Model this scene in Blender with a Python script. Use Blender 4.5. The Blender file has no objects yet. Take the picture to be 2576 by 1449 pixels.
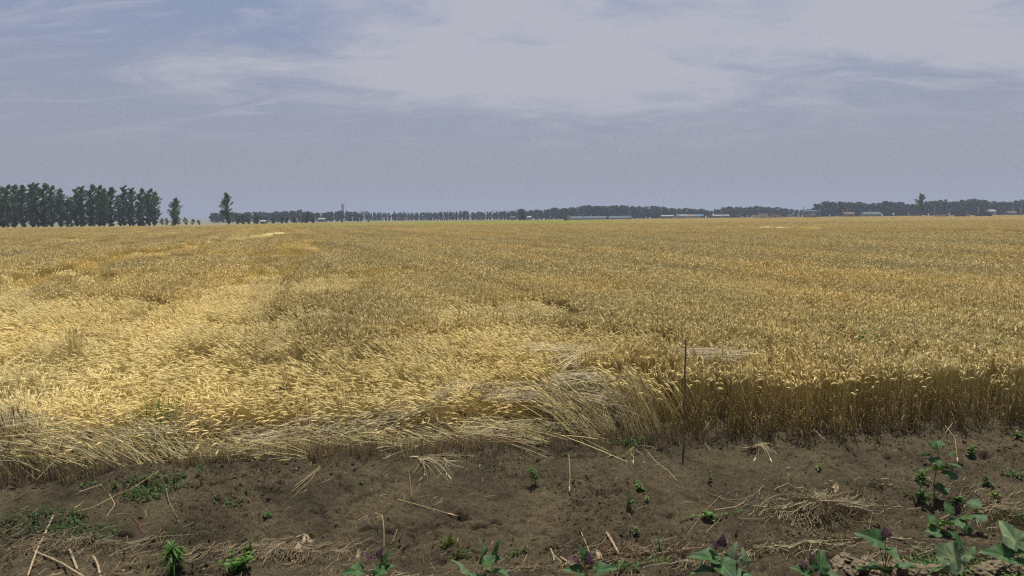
import bpy, math, random
import numpy as np
from math import sin, cos, radians as rad, pi, tan, atan2, sqrt
from mathutils import Vector, Matrix

C = bpy.context.scene.collection
sc = bpy.context.scene

# ------------------------------------------------------------------ camera
CAM_H, PITCH, ROLL, FPX = 2.5, rad(5.93), rad(0.5), 682.67
cam_d = bpy.data.cameras.new("camera"); cam = bpy.data.objects.new("camera", cam_d); C.objects.link(cam)
cam_d.sensor_width = 36; cam_d.lens = 24; cam_d.clip_start = .05; cam_d.clip_end = 30000
cam.matrix_world = Matrix.Translation((0, 0, CAM_H)) @ Matrix.Rotation(pi/2 - PITCH, 4, 'X') @ Matrix.Rotation(-ROLL, 4, 'Z')
sc.camera = cam

# ------------------------------------------------------------------ sun and sky
SUN_EL, SUN_AZ = rad(75), rad(16)          # azimuth from +Y towards +X
sun_dir = Vector((cos(SUN_EL)*sin(SUN_AZ), cos(SUN_EL)*cos(SUN_AZ), sin(SUN_EL)))
sd = bpy.data.lights.new("sun", 'SUN'); sd.energy = 5.0; sd.angle = rad(.53); sd.color = (1, .94, .84)
so = bpy.data.objects.new("sun", sd); C.objects.link(so); so.rotation_euler = sun_dir.to_track_quat('Z', 'Y').to_euler()
so.location = (0, 0, 50)

W = bpy.data.worlds.new("World"); sc.world = W; W.use_nodes = True
nt = W.node_tree; nt.nodes.clear()
def N(nt, t, **k):
    n = nt.nodes.new(t)
    for a, b in k.items(): setattr(n, a, b)
    return n
def mathn(nt, op, a, b=None, c=None, clamp=False):
    n = N(nt, 'ShaderNodeMath', operation=op, use_clamp=clamp)
    for i, x in enumerate((a, b, c)):
        if x is None: continue
        if isinstance(x, (int, float)): n.inputs[i].default_value = x
        else: nt.links.new(x, n.inputs[i])
    return n.outputs[0]
def mixc(nt, f, a, b, mode='MIX'):
    n = N(nt, 'ShaderNodeMix', data_type='RGBA', blend_type=mode)
    for s, x in ((n.inputs[0], f), (n.inputs[6], a), (n.inputs[7], b)):
        if isinstance(x, (int, float)): s.default_value = x
        elif isinstance(x, tuple): s.default_value = (*x, 1) if len(x) == 3 else x
        else: nt.links.new(x, s)
    return n.outputs[2]
def ramp(nt, x, lo, hi, a=0., b=1., smooth=True):
    n = N(nt, 'ShaderNodeMapRange', interpolation_type='SMOOTHSTEP' if smooth else 'LINEAR')
    nt.links.new(x, n.inputs[0])
    for i, v in zip((1, 2, 3, 4), (lo, hi, a, b)): n.inputs[i].default_value = v
    return n.outputs[0]
def noise(nt, vec, scale, detail=4, rough=.55, dist=0.):
    n = N(nt, 'ShaderNodeTexNoise'); n.inputs['Scale'].default_value = scale; n.inputs['Detail'].default_value = detail
    n.inputs['Roughness'].default_value = rough; n.inputs['Distortion'].default_value = dist
    if vec is not None: nt.links.new(vec, n.inputs['Vector'])
    return n.outputs['Fac']

SKY_STRENGTH = .074
sky = N(nt, 'ShaderNodeTexSky', sky_type='NISHITA', sun_disc=False)
sky.sun_elevation = SUN_EL; sky.sun_rotation = SUN_AZ; sky.air_density = 1.0; sky.dust_density = 1.2; sky.ozone_density = 1.0
tc = N(nt, 'ShaderNodeTexCoord')
sx = N(nt, 'ShaderNodeSeparateXYZ'); nt.links.new(tc.outputs['Generated'], sx.inputs[0])
z = mathn(nt, 'MAXIMUM', sx.outputs[2], 0.)
zz = mathn(nt, 'ADD', z, .16)
cx = mathn(nt, 'DIVIDE', sx.outputs[0], zz); cy = mathn(nt, 'DIVIDE', sx.outputs[1], zz)
cb = N(nt, 'ShaderNodeCombineXYZ'); nt.links.new(cx, cb.inputs[0]); nt.links.new(cy, cb.inputs[1])
mp = N(nt, 'ShaderNodeMapping'); nt.links.new(cb.outputs[0], mp.inputs[0])
mp.inputs['Scale'].default_value = (.42, .62, 1); mp.inputs['Rotation'].default_value = (0, 0, rad(14)); mp.inputs['Location'].default_value = (1.7, .35, 0)
n1 = noise(nt, mp.outputs[0], 1.1, 7, .58, .6)
n2 = noise(nt, mp.outputs[0], 4.2, 8, .62, .8)
nn = mathn(nt, 'ADD', mathn(nt, 'MULTIPLY', n1, .66), mathn(nt, 'MULTIPLY', n2, .34))
# cirrus sheet: dense overhead-ahead, thinning towards the horizon
env = ramp(nt, z, .095, .20)
right = ramp(nt, sx.outputs[0], -.62, .10)
thr = mathn(nt, 'ADD', nn, mathn(nt, 'ADD', mathn(nt, 'MULTIPLY', env, .13), mathn(nt, 'MULTIPLY', right, .06)))
cl = mathn(nt, 'MULTIPLY', ramp(nt, thr, .565, .715), ramp(nt, z, .06, .18))
hz = ramp(nt, z, .0, .36, 1., .10)
graysky = mixc(nt, .62, sky.outputs[0], (1.95, 2.50, 4.25))
low = mixc(nt, hz, graysky, (3.02, 3.12, 3.62))
mp2 = N(nt, 'ShaderNodeMapping'); nt.links.new(cb.outputs[0], mp2.inputs[0]); mp2.inputs['Scale'].default_value = (.9, 2.6, 1); mp2.inputs['Rotation'].default_value = (0, 0, rad(-12)); mp2.inputs['Location'].default_value = (3.1, 1.2, 0)
n3 = noise(nt, mp2.outputs[0], 1.5, 9, .66, 1.1)
cl = mathn(nt, 'MAXIMUM', cl, mathn(nt, 'MULTIPLY', mathn(nt, 'MULTIPLY', ramp(nt, n3, .47, .72), .75), ramp(nt, z, .07, .17)))
cc = mixc(nt, mathn(nt, 'MULTIPLY', cl, .85), low, (4.75, 4.75, 5.25))
bg = N(nt, 'ShaderNodeBackground'); nt.links.new(cc, bg.inputs[0]); bg.inputs[1].default_value = SKY_STRENGTH
wo = N(nt, 'ShaderNodeOutputWorld'); nt.links.new(bg.outputs[0], wo.inputs[0])

sc.view_settings.view_transform = 'Standard'; sc.view_settings.look = 'None'
sc.view_settings.exposure = .5; sc.view_settings.gamma = 1; sc.view_settings.use_curve_mapping = False
sc.render.engine = 'CYCLES'
sc.cycles.max_bounces = 6; sc.cycles.diffuse_bounces = 3; sc.cycles.glossy_bounces = 2; sc.cycles.transmission_bounces = 3
sc.cycles.volume_bounces = 0; sc.cycles.transparent_max_bounces = 8
sc.cycles.use_denoising = False
try: sc.cycles.denoiser = 'OPENIMAGEDENOISE'
except Exception: pass
sc.cycles.denoising_prefilter = 'ACCURATE'
sc.cycles.filter_width = 1.3

# ------------------------------------------------------------------ numeric helpers
rng = np.random.default_rng(7)
def hash2(i, j, s=0):
    h = (i.astype(np.int64)*374761393 + j.astype(np.int64)*668265263 + s*974711) & 0x7fffffff
    h = ((h ^ (h >> 13))*1274126177) & 0x7fffffff
    return ((h ^ (h >> 16)) & 0xffffff)/float(0xffffff)
def vnoise(x, y, s=0):
    x = np.asarray(x, float); y = np.asarray(y, float)
    i = np.floor(x); j = np.floor(y); u = x-i; v = y-j; u = u*u*(3-2*u); v = v*v*(3-2*v)
    a = hash2(i, j, s); b = hash2(i+1, j, s); c = hash2(i, j+1, s); d = hash2(i+1, j+1, s)
    return (a*(1-u)+b*u)*(1-v)+(c*(1-u)+d*u)*v
def fbm(x, y, sc_=1., oct=4, s=0):
    t = 0; a = 1; n = 0; x = np.asarray(x, float)/sc_; y = np.asarray(y, float)/sc_
    for k in range(oct):
        t = t+a*(vnoise(x*2**k+17.3*k, y*2**k-9.1*k, s+k)-.5); n += a; a *= .52
    return t/n*2
def worley(x, y, sc_, s=0):
    x = np.asarray(x, float)/sc_; y = np.asarray(y, float)/sc_
    i = np.floor(x); j = np.floor(y); f1 = np.full(x.shape, 9.); f2 = np.full(x.shape, 9.); h1 = np.zeros(x.shape)
    for di in (-1, 0, 1):
        for dj in (-1, 0, 1):
            a = i+di; b = j+dj
            px = a+hash2(a, b, s); py = b+hash2(a, b, s+5); d = np.hypot(px-x, py-y); hh = hash2(a, b, s+9)
            m = d < f1
            f2 = np.where(m, f1, np.minimum(f2, d)); h1 = np.where(m, hh, h1); f1 = np.where(m, d, f1)
    return f1, f2, h1
def sstep(x, a, b):
    t = np.clip((np.asarray(x, float)-a)/(b-a), 0, 1); return t*t*(3-2*t)

# ------------------------------------------------------------------ terrain shape
EX = [-40, -12, -5.09, -4.16, -3.31, -2.29, -1.24, -.18, .93, 1.84, 3.21, 4.67, 6.06, 12, 40]
EY = [3.0, 5.7, 6.50, 6.60, 6.90, 7.02, 7.06, 7.22, 7.38, 7.50, 7.60, 7.74, 7.90, 8.4, 10.5]
def edge(x): return np.interp(x, EX, EY)
PITS = []
def ground_z(x, y, fine=True):
    x = np.asarray(x, float); y = np.asarray(y, float)
    e = edge(x) + .05*fbm(x, y*0, .8, 3, 3)
    rid = 4.45 + .30*sstep(x, .8, 2.4) - .20*sstep(-x, -1, 4)
    t = (y-rid)/(e-rid)
    z = np.interp(t, [-3.5, -1.2, -.25, -.05, .08, .2, .34, .5, .7, .86, .95, 1.0], [-.02, -.02, .0, .0, -.05, -.20, -.29, -.27, -.17, -.085, -.035, 0])
    z = z + .02*fbm(x, y, 2.5, 2, 21)
    z = z + .10*sstep(x, .9, 2.2)*sstep(t, .12, -.02)*sstep(t, -1.5, -.8)
    if fine:
        bank = sstep(t, 1.06, .97)*sstep(t, -1.5, -.6)
        rough = .40+.60*sstep(fbm(x, y, .9, 3, 31), -.20, .25)
        f1, f2, h = worley(x+.04*fbm(x, y, .1, 2, 5), y+.04*fbm(x, y, .1, 2, 6), .115, 11)
        g1, g2, gh = worley(x, y, .045, 12)
        k1, k2, kh = worley(x+.14*fbm(x, y, .2, 3, 8), y+.14*fbm(x, y, .2, 3, 9), .42, 14)
        crack = sstep(k2-k1, .075, .0)*sstep(fbm(x, y, .8, 2, 41), -.05, .25)
        clod = np.sqrt(np.clip(1-f1*f1*2.2, 0, 1))*h
        q1, q2, qh = worley(x+.02*fbm(x, y, .05, 2, 15), y+.02*fbm(x, y, .05, 2, 16), .068, 18)
        cl2 = np.sqrt(np.clip(1-q1*q1*2.4, 0, 1))*sstep(qh, .25, .7)
        d = .050*fbm(x, y, .55, 4, 1) + rough*(.034*clod*sstep(h, .5, .8)) + .030*rough*cl2 + .018*rough*(1-g1)*gh - .040*crack + .020*fbm(x, y, .07, 3, 4)
        if PITS:
            wx_ = x+.05*fbm(x, y, .07, 3, 19); wy_ = y+.05*fbm(x, y, .07, 3, 20)
            for px_, py_, pr_, pd_ in PITS:
                q_ = np.hypot((wx_-px_)/(pr_*1.5), (wy_-py_)/(pr_*.6)); d = d-pd_*np.exp(-q_**4)
        near = sstep(t, .14, .0)                     # clod-covered crest close by
        n1_, n2_, nh = worley(x, y, .17, 17)
        d = d + near*(.05*np.sqrt(np.clip(1-n1_*n1_*2.4, 0, 1))*nh)
        z = z + d*bank + .03*fbm(x, y, .5, 3, 2)*sstep(t, .95, 1.2)*sstep(y, 60., 12.)
    return z

GFN = [ground_z]
def ray(u, v):
    """direction through a place given in the 2576 px wide overview of the photograph"""
    X = u*1024/2576-512; Y = 288-v*1024/2576
    c, s = cos(ROLL), sin(ROLL); a = X*c+Y*s; b = -X*s+Y*c
    return np.array([a, FPX*cos(PITCH)+b*sin(PITCH), -FPX*sin(PITCH)+b*cos(PITCH)])
def at_z(u, v, z=0.):
    d = ray(u, v); t = (z-CAM_H)/d[2]; return Vector((d[0]*t, d[1]*t, z))
def on_ground(u, v, lift=0.):
    z = -.1
    for _ in range(14):
        p = at_z(u, v, z+lift); z = .5*z+.5*float(GFN[0](p.x, p.y))
    return Vector((p.x, p.y, z+lift))
def far(u, dist, z=0.):
    d = ray(u, 545-(u-1288)*.0088); return Vector((dist*d[0]/d[1], dist, z))
def height_for(u, v, dist):
    """height above z=0 of something seen at (u, v) standing at that distance"""
    d = ray(u, v); return CAM_H+dist*d[2]/d[1]

# ------------------------------------------------------------------ materials
def newmat(name):
    m = bpy.data.materials.new(name); m.use_nodes = True; nt = m.node_tree; nt.nodes.clear()
    out = N(nt, 'ShaderNodeOutputMaterial'); return m, nt, out
def principled(nt, col, rough=.8, spec=.3, bump=None, bdist=.01, bstr=.5):
    p = N(nt, 'ShaderNodeBsdfPrincipled'); p.inputs['Roughness'].default_value = rough; p.inputs['Specular IOR Level'].default_value = spec
    if isinstance(col, tuple): p.inputs['Base Color'].default_value = (*col, 1)
    else: nt.links.new(col, p.inputs['Base Color'])
    if bump is not None:
        b = N(nt, 'ShaderNodeBump'); b.inputs['Distance'].default_value = bdist; b.inputs['Strength'].default_value = bstr
        nt.links.new(bump, b.inputs['Height']); nt.links.new(b.outputs[0], p.inputs['Normal'])
    return p
def mat(name, col, rough=.8, spec=.25, scale=3., amt=.25, bump=.0, metallic=0.):
    m, nt, out = newmat(name); g = N(nt, 'ShaderNodeNewGeometry')
    n = noise(nt, g.outputs['Position'], scale, 5, .6)
    k = ramp(nt, n, .3, .7, 1-amt, 1+amt, False)
    v = N(nt, 'ShaderNodeVectorMath', operation='SCALE'); v.inputs[0].default_value = col; nt.links.new(k, v.inputs['Scale'])
    p = principled(nt, v.outputs[0], rough, spec, n if bump else None, bump, .7); p.inputs['Metallic'].default_value = metallic
    nt.links.new(p.outputs[0], out.inputs[0]); return m
def straw_mat(name, tint=(1, 1, 1), field=False, transl=.14):
    m, nt, out = newmat(name); g = N(nt, 'ShaderNodeNewGeometry'); a = N(nt, 'ShaderNodeAttribute', attribute_name='Col')
    oi = N(nt, 'ShaderNodeObjectInfo')
    col = mixc(nt, 1., a.outputs['Color'], tint, 'MULTIPLY')
    if field:
        big = noise(nt, g.outputs['Position'], .16, 4, .6)
        col = mixc(nt, ramp(nt, big, .40, .66), col, mixc(nt, 1., col, (1.08, 1.02, .90), 'MULTIPLY'))
        d1 = N(nt, 'ShaderNodeVectorMath', operation='DOT_PRODUCT'); nt.links.new(g.outputs['Position'], d1.inputs[0]); d1.inputs[1].default_value = (.9455*.5, .3256*.5, 0)
        d2 = N(nt, 'ShaderNodeVectorMath', operation='DOT_PRODUCT'); nt.links.new(g.outputs['Position'], d2.inputs[0]); d2.inputs[1].default_value = (-.3256*.016, .9455*.016, 0)
        mpg = N(nt, 'ShaderNodeCombineXYZ'); nt.links.new(d1.outputs['Value'], mpg.inputs[0]); nt.links.new(d2.outputs['Value'], mpg.inputs[1])
        dr = noise(nt, mpg.outputs[0], 1., 5, .65)
        col = mixc(nt, ramp(nt, dr, .38, .60), mixc(nt, 1., col, (.87, .85, .80), 'MULTIPLY'), mixc(nt, 1., col, (1.07, 1.05, 1.0), 'MULTIPLY'))
        big2 = noise(nt, g.outputs['Position'], .9, 3, .6)
        col = mixc(nt, ramp(nt, big2, .35, .7), mixc(nt, 1., col, (.93, .92, .89), 'MULTIPLY'), col)
        # unripe greenish strip far out
        s = N(nt, 'ShaderNodeSeparateXYZ'); nt.links.new(g.outputs['Position'], s.inputs[0])
        gm = mathn(nt, 'MULTIPLY', ramp(nt, s.outputs[1], 150, 215), ramp(nt, s.outputs[1], 380, 330))
        gm = mathn(nt, 'MULTIPLY', gm, mathn(nt, 'MULTIPLY', ramp(nt, s.outputs[0], -95, -45), ramp(nt, s.outputs[0], 75, 20)))
        gn = noise(nt, g.outputs['Position'], .03, 3, .6)
        gm = mathn(nt, 'MULTIPLY', gm, ramp(nt, gn, .36, .56))
        col = mixc(nt, mathn(nt, 'MULTIPLY', gm, .55), col, mixc(nt, 1., col, (.72, 1.12, .42), 'MULTIPLY'))
    p = principled(nt, col, .62, .28)
    t = N(nt, 'ShaderNodeBsdfTranslucent'); nt.links.new(col, t.inputs[0])
    mx = N(nt, 'ShaderNodeMixShader'); mx.inputs[0].default_value = transl
    nt.links.new(p.outputs[0], mx.inputs[1]); nt.links.new(t.outputs[0], mx.inputs[2]); nt.links.new(mx.outputs[0], out.inputs[0])
    return m
def leaf_mat(name, col, col2, rough=.45, transl=.3, scale=6., usecol=False):
    m, nt, out = newmat(name); g = N(nt, 'ShaderNodeNewGeometry')
    n = noise(nt, g.outputs['Position'], scale, 3, .6)
    c = mixc(nt, ramp(nt, n, .3, .7), col, col2)
    if usecol:
        a = N(nt, 'ShaderNodeAttribute', attribute_name='Col'); c = mixc(nt, 1., c, a.outputs['Color'], 'MULTIPLY')
    p = principled(nt, c, rough, .22)
    t = N(nt, 'ShaderNodeBsdfTranslucent'); nt.links.new(mixc(nt, 1., c, (1.1, 1.25, .5), 'MULTIPLY'), t.inputs[0])
    mx = N(nt, 'ShaderNodeMixShader'); mx.inputs[0].default_value = transl
    nt.links.new(p.outputs[0], mx.inputs[1]); nt.links.new(t.outputs[0], mx.inputs[2]); nt.links.new(mx.outputs[0], out.inputs[0])
    return m

M = {}
M['wheat'] = straw_mat('wheat_straw', field=True)
M['straw'] = straw_mat('loose_straw', transl=.12)
M['crown'] = leaf_mat('poplar_leaves', (.055, .095, .032), (.10, .155, .055), .5, .25, .6)
M['crown_far'] = leaf_mat('far_poplar_leaves', (.034, .062, .026), (.056, .090, .036), .6, .2, .12)
M['weed'] = leaf_mat('weed_leaves', (.040, .105, .014), (.075, .155, .022), .45, .35, 9, True)
M['leaf'] = leaf_mat('broad_leaves', (.022, .056, .018), (.036, .080, .026), .6, .2, 14, True)
M['leafpale'] = leaf_mat('pale_leaves', (.085, .125, .068), (.12, .165, .09), .7, .2, 14, True)
M['leafpurple'] = leaf_mat('purple_leaves', (.028, .012, .022), (.050, .022, .035), .5, .2, 14, True)
M['stemgreen'] = mat('green_stem', (.09, .13, .04), .6)
M['redstem'] = mat('red_stem', (.20, .045, .035), .6, scale=20)
M['bark'] = mat('bark', (.13, .12, .10), .9, scale=2, bump=.02)
M['stake'] = mat('weathered_wood', (.13, .10, .068), .85, scale=30, bump=.003)
M['corn'] = mat('dry_corn_stalk', (.25, .19, .115), .7, scale=25, amt=.4, bump=.002)
M['husk'] = mat('dry_husk', (.20, .155, .095), .8, scale=25, amt=.4, bump=.002)
M['black'] = mat('black_plastic', (.012, .011, .010), .35, .5, scale=20)
M['concrete'] = mat('concrete', (.25, .245, .23), .85, scale=1)
M['white'] = mat('white_paint', (.26, .26, .25), .6, scale=1, amt=.1)
M['palewall'] = mat('pale_render', (.17, .155, .12), .85, scale=1)
M['brick'] = mat('red_brick', (.12, .080, .064), .9, scale=1)
M['bluemetal'] = mat('blue_sheet_metal', (.06, .15, .26), .5, scale=1, amt=.1)
M['film'] = mat('greenhouse_film', (.080, .100, .122), .85, .1, scale=.5, amt=.12)
M['steel'] = mat('galvanised_steel', (.20, .20, .21), .6, scale=2, amt=.1)
M['glassdark'] = mat('dark_glass', (.03, .035, .04), .2, .5, scale=2)
M['tyre'] = mat('tyre_rubber', (.02, .02, .02), .8)
M['soilheap'] = mat('dark_soil_heap', (.060, .045, .032), .95, scale=1, amt=.3, bump=.1)
M['hill'] = mat('far_hill_scrub', (.10, .12, .08), .95, scale=.004, amt=.3)
M['tower'] = mat('blue_grey_render', (.24, .26, .36), .85, scale=.1)

# ground material: damp earth with drier crust; field soil and the land beyond
def ground_mat():
    m, nt, out = newmat('earth'); g = N(nt, 'ShaderNodeNewGeometry'); P = g.outputs['Position']
    a = noise(nt, P, 1.3, 6, .62, .3); b = noise(nt, P, 38, 7, .75); c = noise(nt, P, 150, 4, .75)
    col = mixc(nt, ramp(nt, a, .36, .62), (.046, .0375, .021), (.088, .071, .041))
    col = mixc(nt, ramp(nt, b, .40, .66), mixc(nt, 1., col, (.62, .60, .58), 'MULTIPLY'), mixc(nt, 1., col, (1.32, 1.28, 1.22), 'MULTIPLY'))
    v = N(nt, 'ShaderNodeTexVoronoi'); v.inputs['Scale'].default_value = 60; nt.links.new(P, v.inputs['Vector'])
    speck = ramp(nt, v.outputs['Distance'], .10, .05)
    vc = N(nt, 'ShaderNodeSeparateXYZ'); nt.links.new(v.outputs['Color'], vc.inputs[0])
    speck = mathn(nt, 'MULTIPLY', speck, ramp(nt, vc.outputs[0], .90, .96))
    col = mixc(nt, mathn(nt, 'MULTIPLY', speck, .6), col, (.26, .22, .17))
    s = N(nt, 'ShaderNodeSeparateXYZ'); nt.links.new(P, s.inputs[0])
    farl = ramp(nt, s.outputs[1], 90, 200)
    fn = noise(nt, P, .01, 4, .6)
    fc = mixc(nt, ramp(nt, fn, .40, .60), (.085, .105, .045), (.17, .14, .075))
    col = mixc(nt, farl, col, fc)
    h = mathn(nt, 'ADD', mathn(nt, 'MULTIPLY', b, .6), mathn(nt, 'MULTIPLY', c, .4))
    p = principled(nt, col, .92, .2, h, .035, 1.)
    nt.links.new(p.outputs[0], out.inputs[0]); return m
M['earth'] = ground_mat()
M['dryearth'] = mat('dry_clod_earth', (.125, .100, .064), .95, .15, 45, .5, .02)

ORD = 'first second third fourth fifth sixth seventh eighth ninth tenth eleventh twelfth thirteenth fourteenth fifteenth sixteenth seventeenth eighteenth nineteenth twentieth'.split()
# ------------------------------------------------------------------ mesh builder
class MB:
    def __init__(s): s.v = []; s.f = []; s.c = []; s.n = 0
    def add(s, v, f, c=(1, 1, 1)):
        v = np.asarray(v, float); k = len(v)
        s.v.append(v); s.f.extend([tuple(i+s.n for i in q) for q in f])
        c = np.asarray(c, float); s.c.append(np.tile(c, (k, 1)) if c.ndim == 1 else c); s.n += k
    def tube(s, P, R, sides=3, c=(1, 1, 1), cap=False):
        P = np.asarray(P, float); n = len(P); R = np.broadcast_to(np.asarray(R, float), (n,))
        T = np.gradient(P, axis=0); T /= np.linalg.norm(T, axis=1)[:, None]+1e-12
        up = np.array([0, 0, 1.]) if abs(T[0, 2]) < .9 else np.array([1., 0, 0])
        A = np.cross(T, up); A /= np.linalg.norm(A, axis=1)[:, None]+1e-12; B = np.cross(T, A)
        ang = np.arange(sides)*2*pi/sides
        V = (P[:, None, :]+R[:, None, None]*(np.cos(ang)[None, :, None]*A[:, None, :]+np.sin(ang)[None, :, None]*B[:, None, :])).reshape(-1, 3)
        F = [(i*sides+j, i*sides+(j+1) % sides, (i+1)*sides+(j+1) % sides, (i+1)*sides+j) for i in range(n-1) for j in range(sides)]
        if cap: F += [tuple(range(sides))[::-1], tuple((n-1)*sides+j for j in range(sides))]
        c = np.asarray(c, float)
        if c.ndim == 2: c = np.repeat(c, sides, axis=0)
        s.add(V, F, c)
    def box(s, x0, x1, y0, y1, z0, z1, c=(1, 1, 1)):
        s.add([(x0, y0, z0), (x1, y0, z0), (x1, y1, z0), (x0, y1, z0), (x0, y0, z1), (x1, y0, z1), (x1, y1, z1), (x0, y1, z1)],
              [(0, 3, 2, 1), (4, 5, 6, 7), (0, 1, 5, 4), (1, 2, 6, 5), (2, 3, 7, 6), (3, 0, 4, 7)], c)
    def ribbon(s, P, Wd, side, c=(1, 1, 1)):
        P = np.asarray(P, float); n = len(P); Wd = np.broadcast_to(np.asarray(Wd, float), (n,))
        side = np.asarray(side, float)
        V = np.empty((2*n, 3)); V[0::2] = P-Wd[:, None]*side/2; V[1::2] = P+Wd[:, None]*side/2
        s.add(V, [(2*i, 2*i+1, 2*i+3, 2*i+2) for i in range(n-1)], c)
    def mesh(s, name, m, smooth=False):
        me = bpy.data.meshes.new(name)
        V = np.concatenate(s.v); me.from_pydata(V.tolist(), [], s.f)
        a = me.color_attributes.new('Col', 'FLOAT_COLOR', 'POINT'); cc_ = np.ones((len(V), 4), np.float32); cc_[:, :3] = np.concatenate(s.c)
        a.data.foreach_set('color', cc_.ravel())
        for x in (m if isinstance(m, (list, tuple)) else [m]): me.materials.append(x)
        if smooth: me.polygons.foreach_set('use_smooth', [True]*len(me.polygons))
        me.update(); return me
    def build(s, name, m, parent=None, smooth=False, loc=None):
        o = bpy.data.objects.new(name, s.mesh(name, m, smooth)); C.objects.link(o)
        if parent: o.parent = parent
        if loc is not None: o.location = loc
        return o
def tag(o, label=None, cat=None, group=None, kind=None):
    for k, v in (('label', label), ('category', cat), ('group', group), ('kind', kind)):
        if v: o[k] = v
    return o
def empty(name, loc, rz=0, **k):
    o = bpy.data.objects.new(name, None); C.objects.link(o); o.location = loc; o.rotation_euler = (0, 0, rz); o.empty_display_size = .1
    return tag(o, **k)
def copy_tree(o, parent=None):
    c = o.copy(); C.objects.link(c); c.parent = parent
    for ch in o.children: copy_tree(ch, c)
    return c

# ================================================================== GROUND
_pits = [(1158, 1305, .045, .12), (1206, 1320, .05, .12), (1250, 1315, .035, .08), (930, 1330, .05, .12), (980, 1342, .035, .08), (1030, 1350, .03, .07), (848, 1290, .035, .09), (1895, 1136, .045, .12), (1345, 1232, .03, .05), (312, 1345, .04, .09),
    (1440, 1130, .03, .06), (1165, 1128, .03, .07), (700, 1215, .03, .05), (2010, 1115, .04, .06), (2200, 1130, .06, .08), (2480, 1150, .05, .09), (2240, 1155, .04, .07), (1680, 1300, .04, .07), (800, 1290, .04, .06), (1010, 1385, .04, .07), (365, 1215, .05, .06)]
for u_, v_, r_, d_ in _pits:
    p_ = on_ground(u_, v_); PITS.append((p_.x, p_.y, r_, d_))
def axis(lo, hi, step, end0, end1, gr=1.13):
    a = list(np.arange(lo, hi+1e-6, step)); s = step; x = lo; L = []
    while x > end0: s = min(s*gr, 600); x -= s; L.append(x)
    s = step; x = hi; Rr = []
    while x < end1: s = min(s*gr, 600); x += s; Rr.append(x)
    return np.array(L[::-1]+a+Rr)
gx = axis(-7.0, 7.0, .016, -7500, 7500); gy = axis(4.1, 8.1, .013, -60, 9000)
GX, GY = np.meshgrid(gx, gy); GZ = ground_z(GX, GY)
def ground_fast(x, y):
    x = np.asarray(x, float); y = np.asarray(y, float)
    if x.ndim == 0 and -6.9 < x < 6.9 and 4.15 < y < 8.05:
        i = int(np.searchsorted(gx, x))-1; j = int(np.searchsorted(gy, y))-1; u = (x-gx[i])/(gx[i+1]-gx[i]); v = (y-gy[j])/(gy[j+1]-gy[j])
        return (GZ[j, i]*(1-u)+GZ[j, i+1]*u)*(1-v)+(GZ[j+1, i]*(1-u)+GZ[j+1, i+1]*u)*v
    return ground_z(x, y)
GFN[0] = ground_fast
def grid_obj(name, X, Y, Z, m, keep=None):
    ny, nx = X.shape; me = bpy.data.meshes.new(name)
    V = np.stack([X, Y, Z], -1).reshape(-1, 3).astype(np.float32)
    idx = np.arange(nx*ny).reshape(ny, nx)
    Q = np.stack([idx[:-1, :-1], idx[:-1, 1:], idx[1:, 1:], idx[1:, :-1]], -1).reshape(-1, 4)
    if keep is not None: Q = Q[keep.reshape(-1)]
    me.vertices.add(len(V)); me.vertices.foreach_set('co', V.ravel())
    me.loops.add(Q.size); me.loops.foreach_set('vertex_index', Q.ravel().astype(np.int32))
    me.polygons.add(len(Q)); me.polygons.foreach_set('loop_start', np.arange(0, Q.size, 4, dtype=np.int32)); me.polygons.foreach_set('loop_total', np.full(len(Q), 4, np.int32))
    me.update(calc_edges=True); me.polygons.foreach_set('use_smooth', [True]*len(Q)); me.materials.append(m)
    o = bpy.data.objects.new(name, me); C.objects.link(o); return o
g = grid_obj('ground', GX, GY, GZ, M['earth']); tag(g, 'dark cloddy earth bank in front and flat farmland to the horizon', 'ground', kind='structure')

# ------------------------------------------------------------------ field extent and how the wheat leans
FAZ = [-60, -37, -30, -24, -18, -8, 0, 8, 16, 24, 37, 60]
FYB = [195, 200, 210, 225, 290, 330, 345, 385, 470, 520, 560, 600]
def field_end(x, y): return np.interp(np.degrees(np.arctan2(x, np.maximum(y, 1))), FAZ, FYB)
def blob(x, y, cx, cy, rx, ry, rot=0, soft=.45):
    c, s = cos(rad(rot)), sin(rad(rot)); u = (x-cx)*c+(y-cy)*s; v = -(x-cx)*s+(y-cy)*c
    return sstep(np.hypot(u/rx, v/ry), 1+soft, 1-soft)
def band(x, y, pts, w):
    d = np.full(np.shape(x), 1e9)
    for i in range(len(pts)-1):
        ax, ay, aw = pts[i]; bx, by, bw = pts[i+1]; L2 = (bx-ax)**2+(by-ay)**2
        t = np.clip(((x-ax)*(bx-ax)+(y-ay)*(by-ay))/L2, 0, 1)
        d = np.minimum(d, np.hypot(x-ax-t*(bx-ax), y-ay-t*(by-ay))/(aw+(bw-aw)*t))
    return sstep(d, 1.35, .65)
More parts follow.
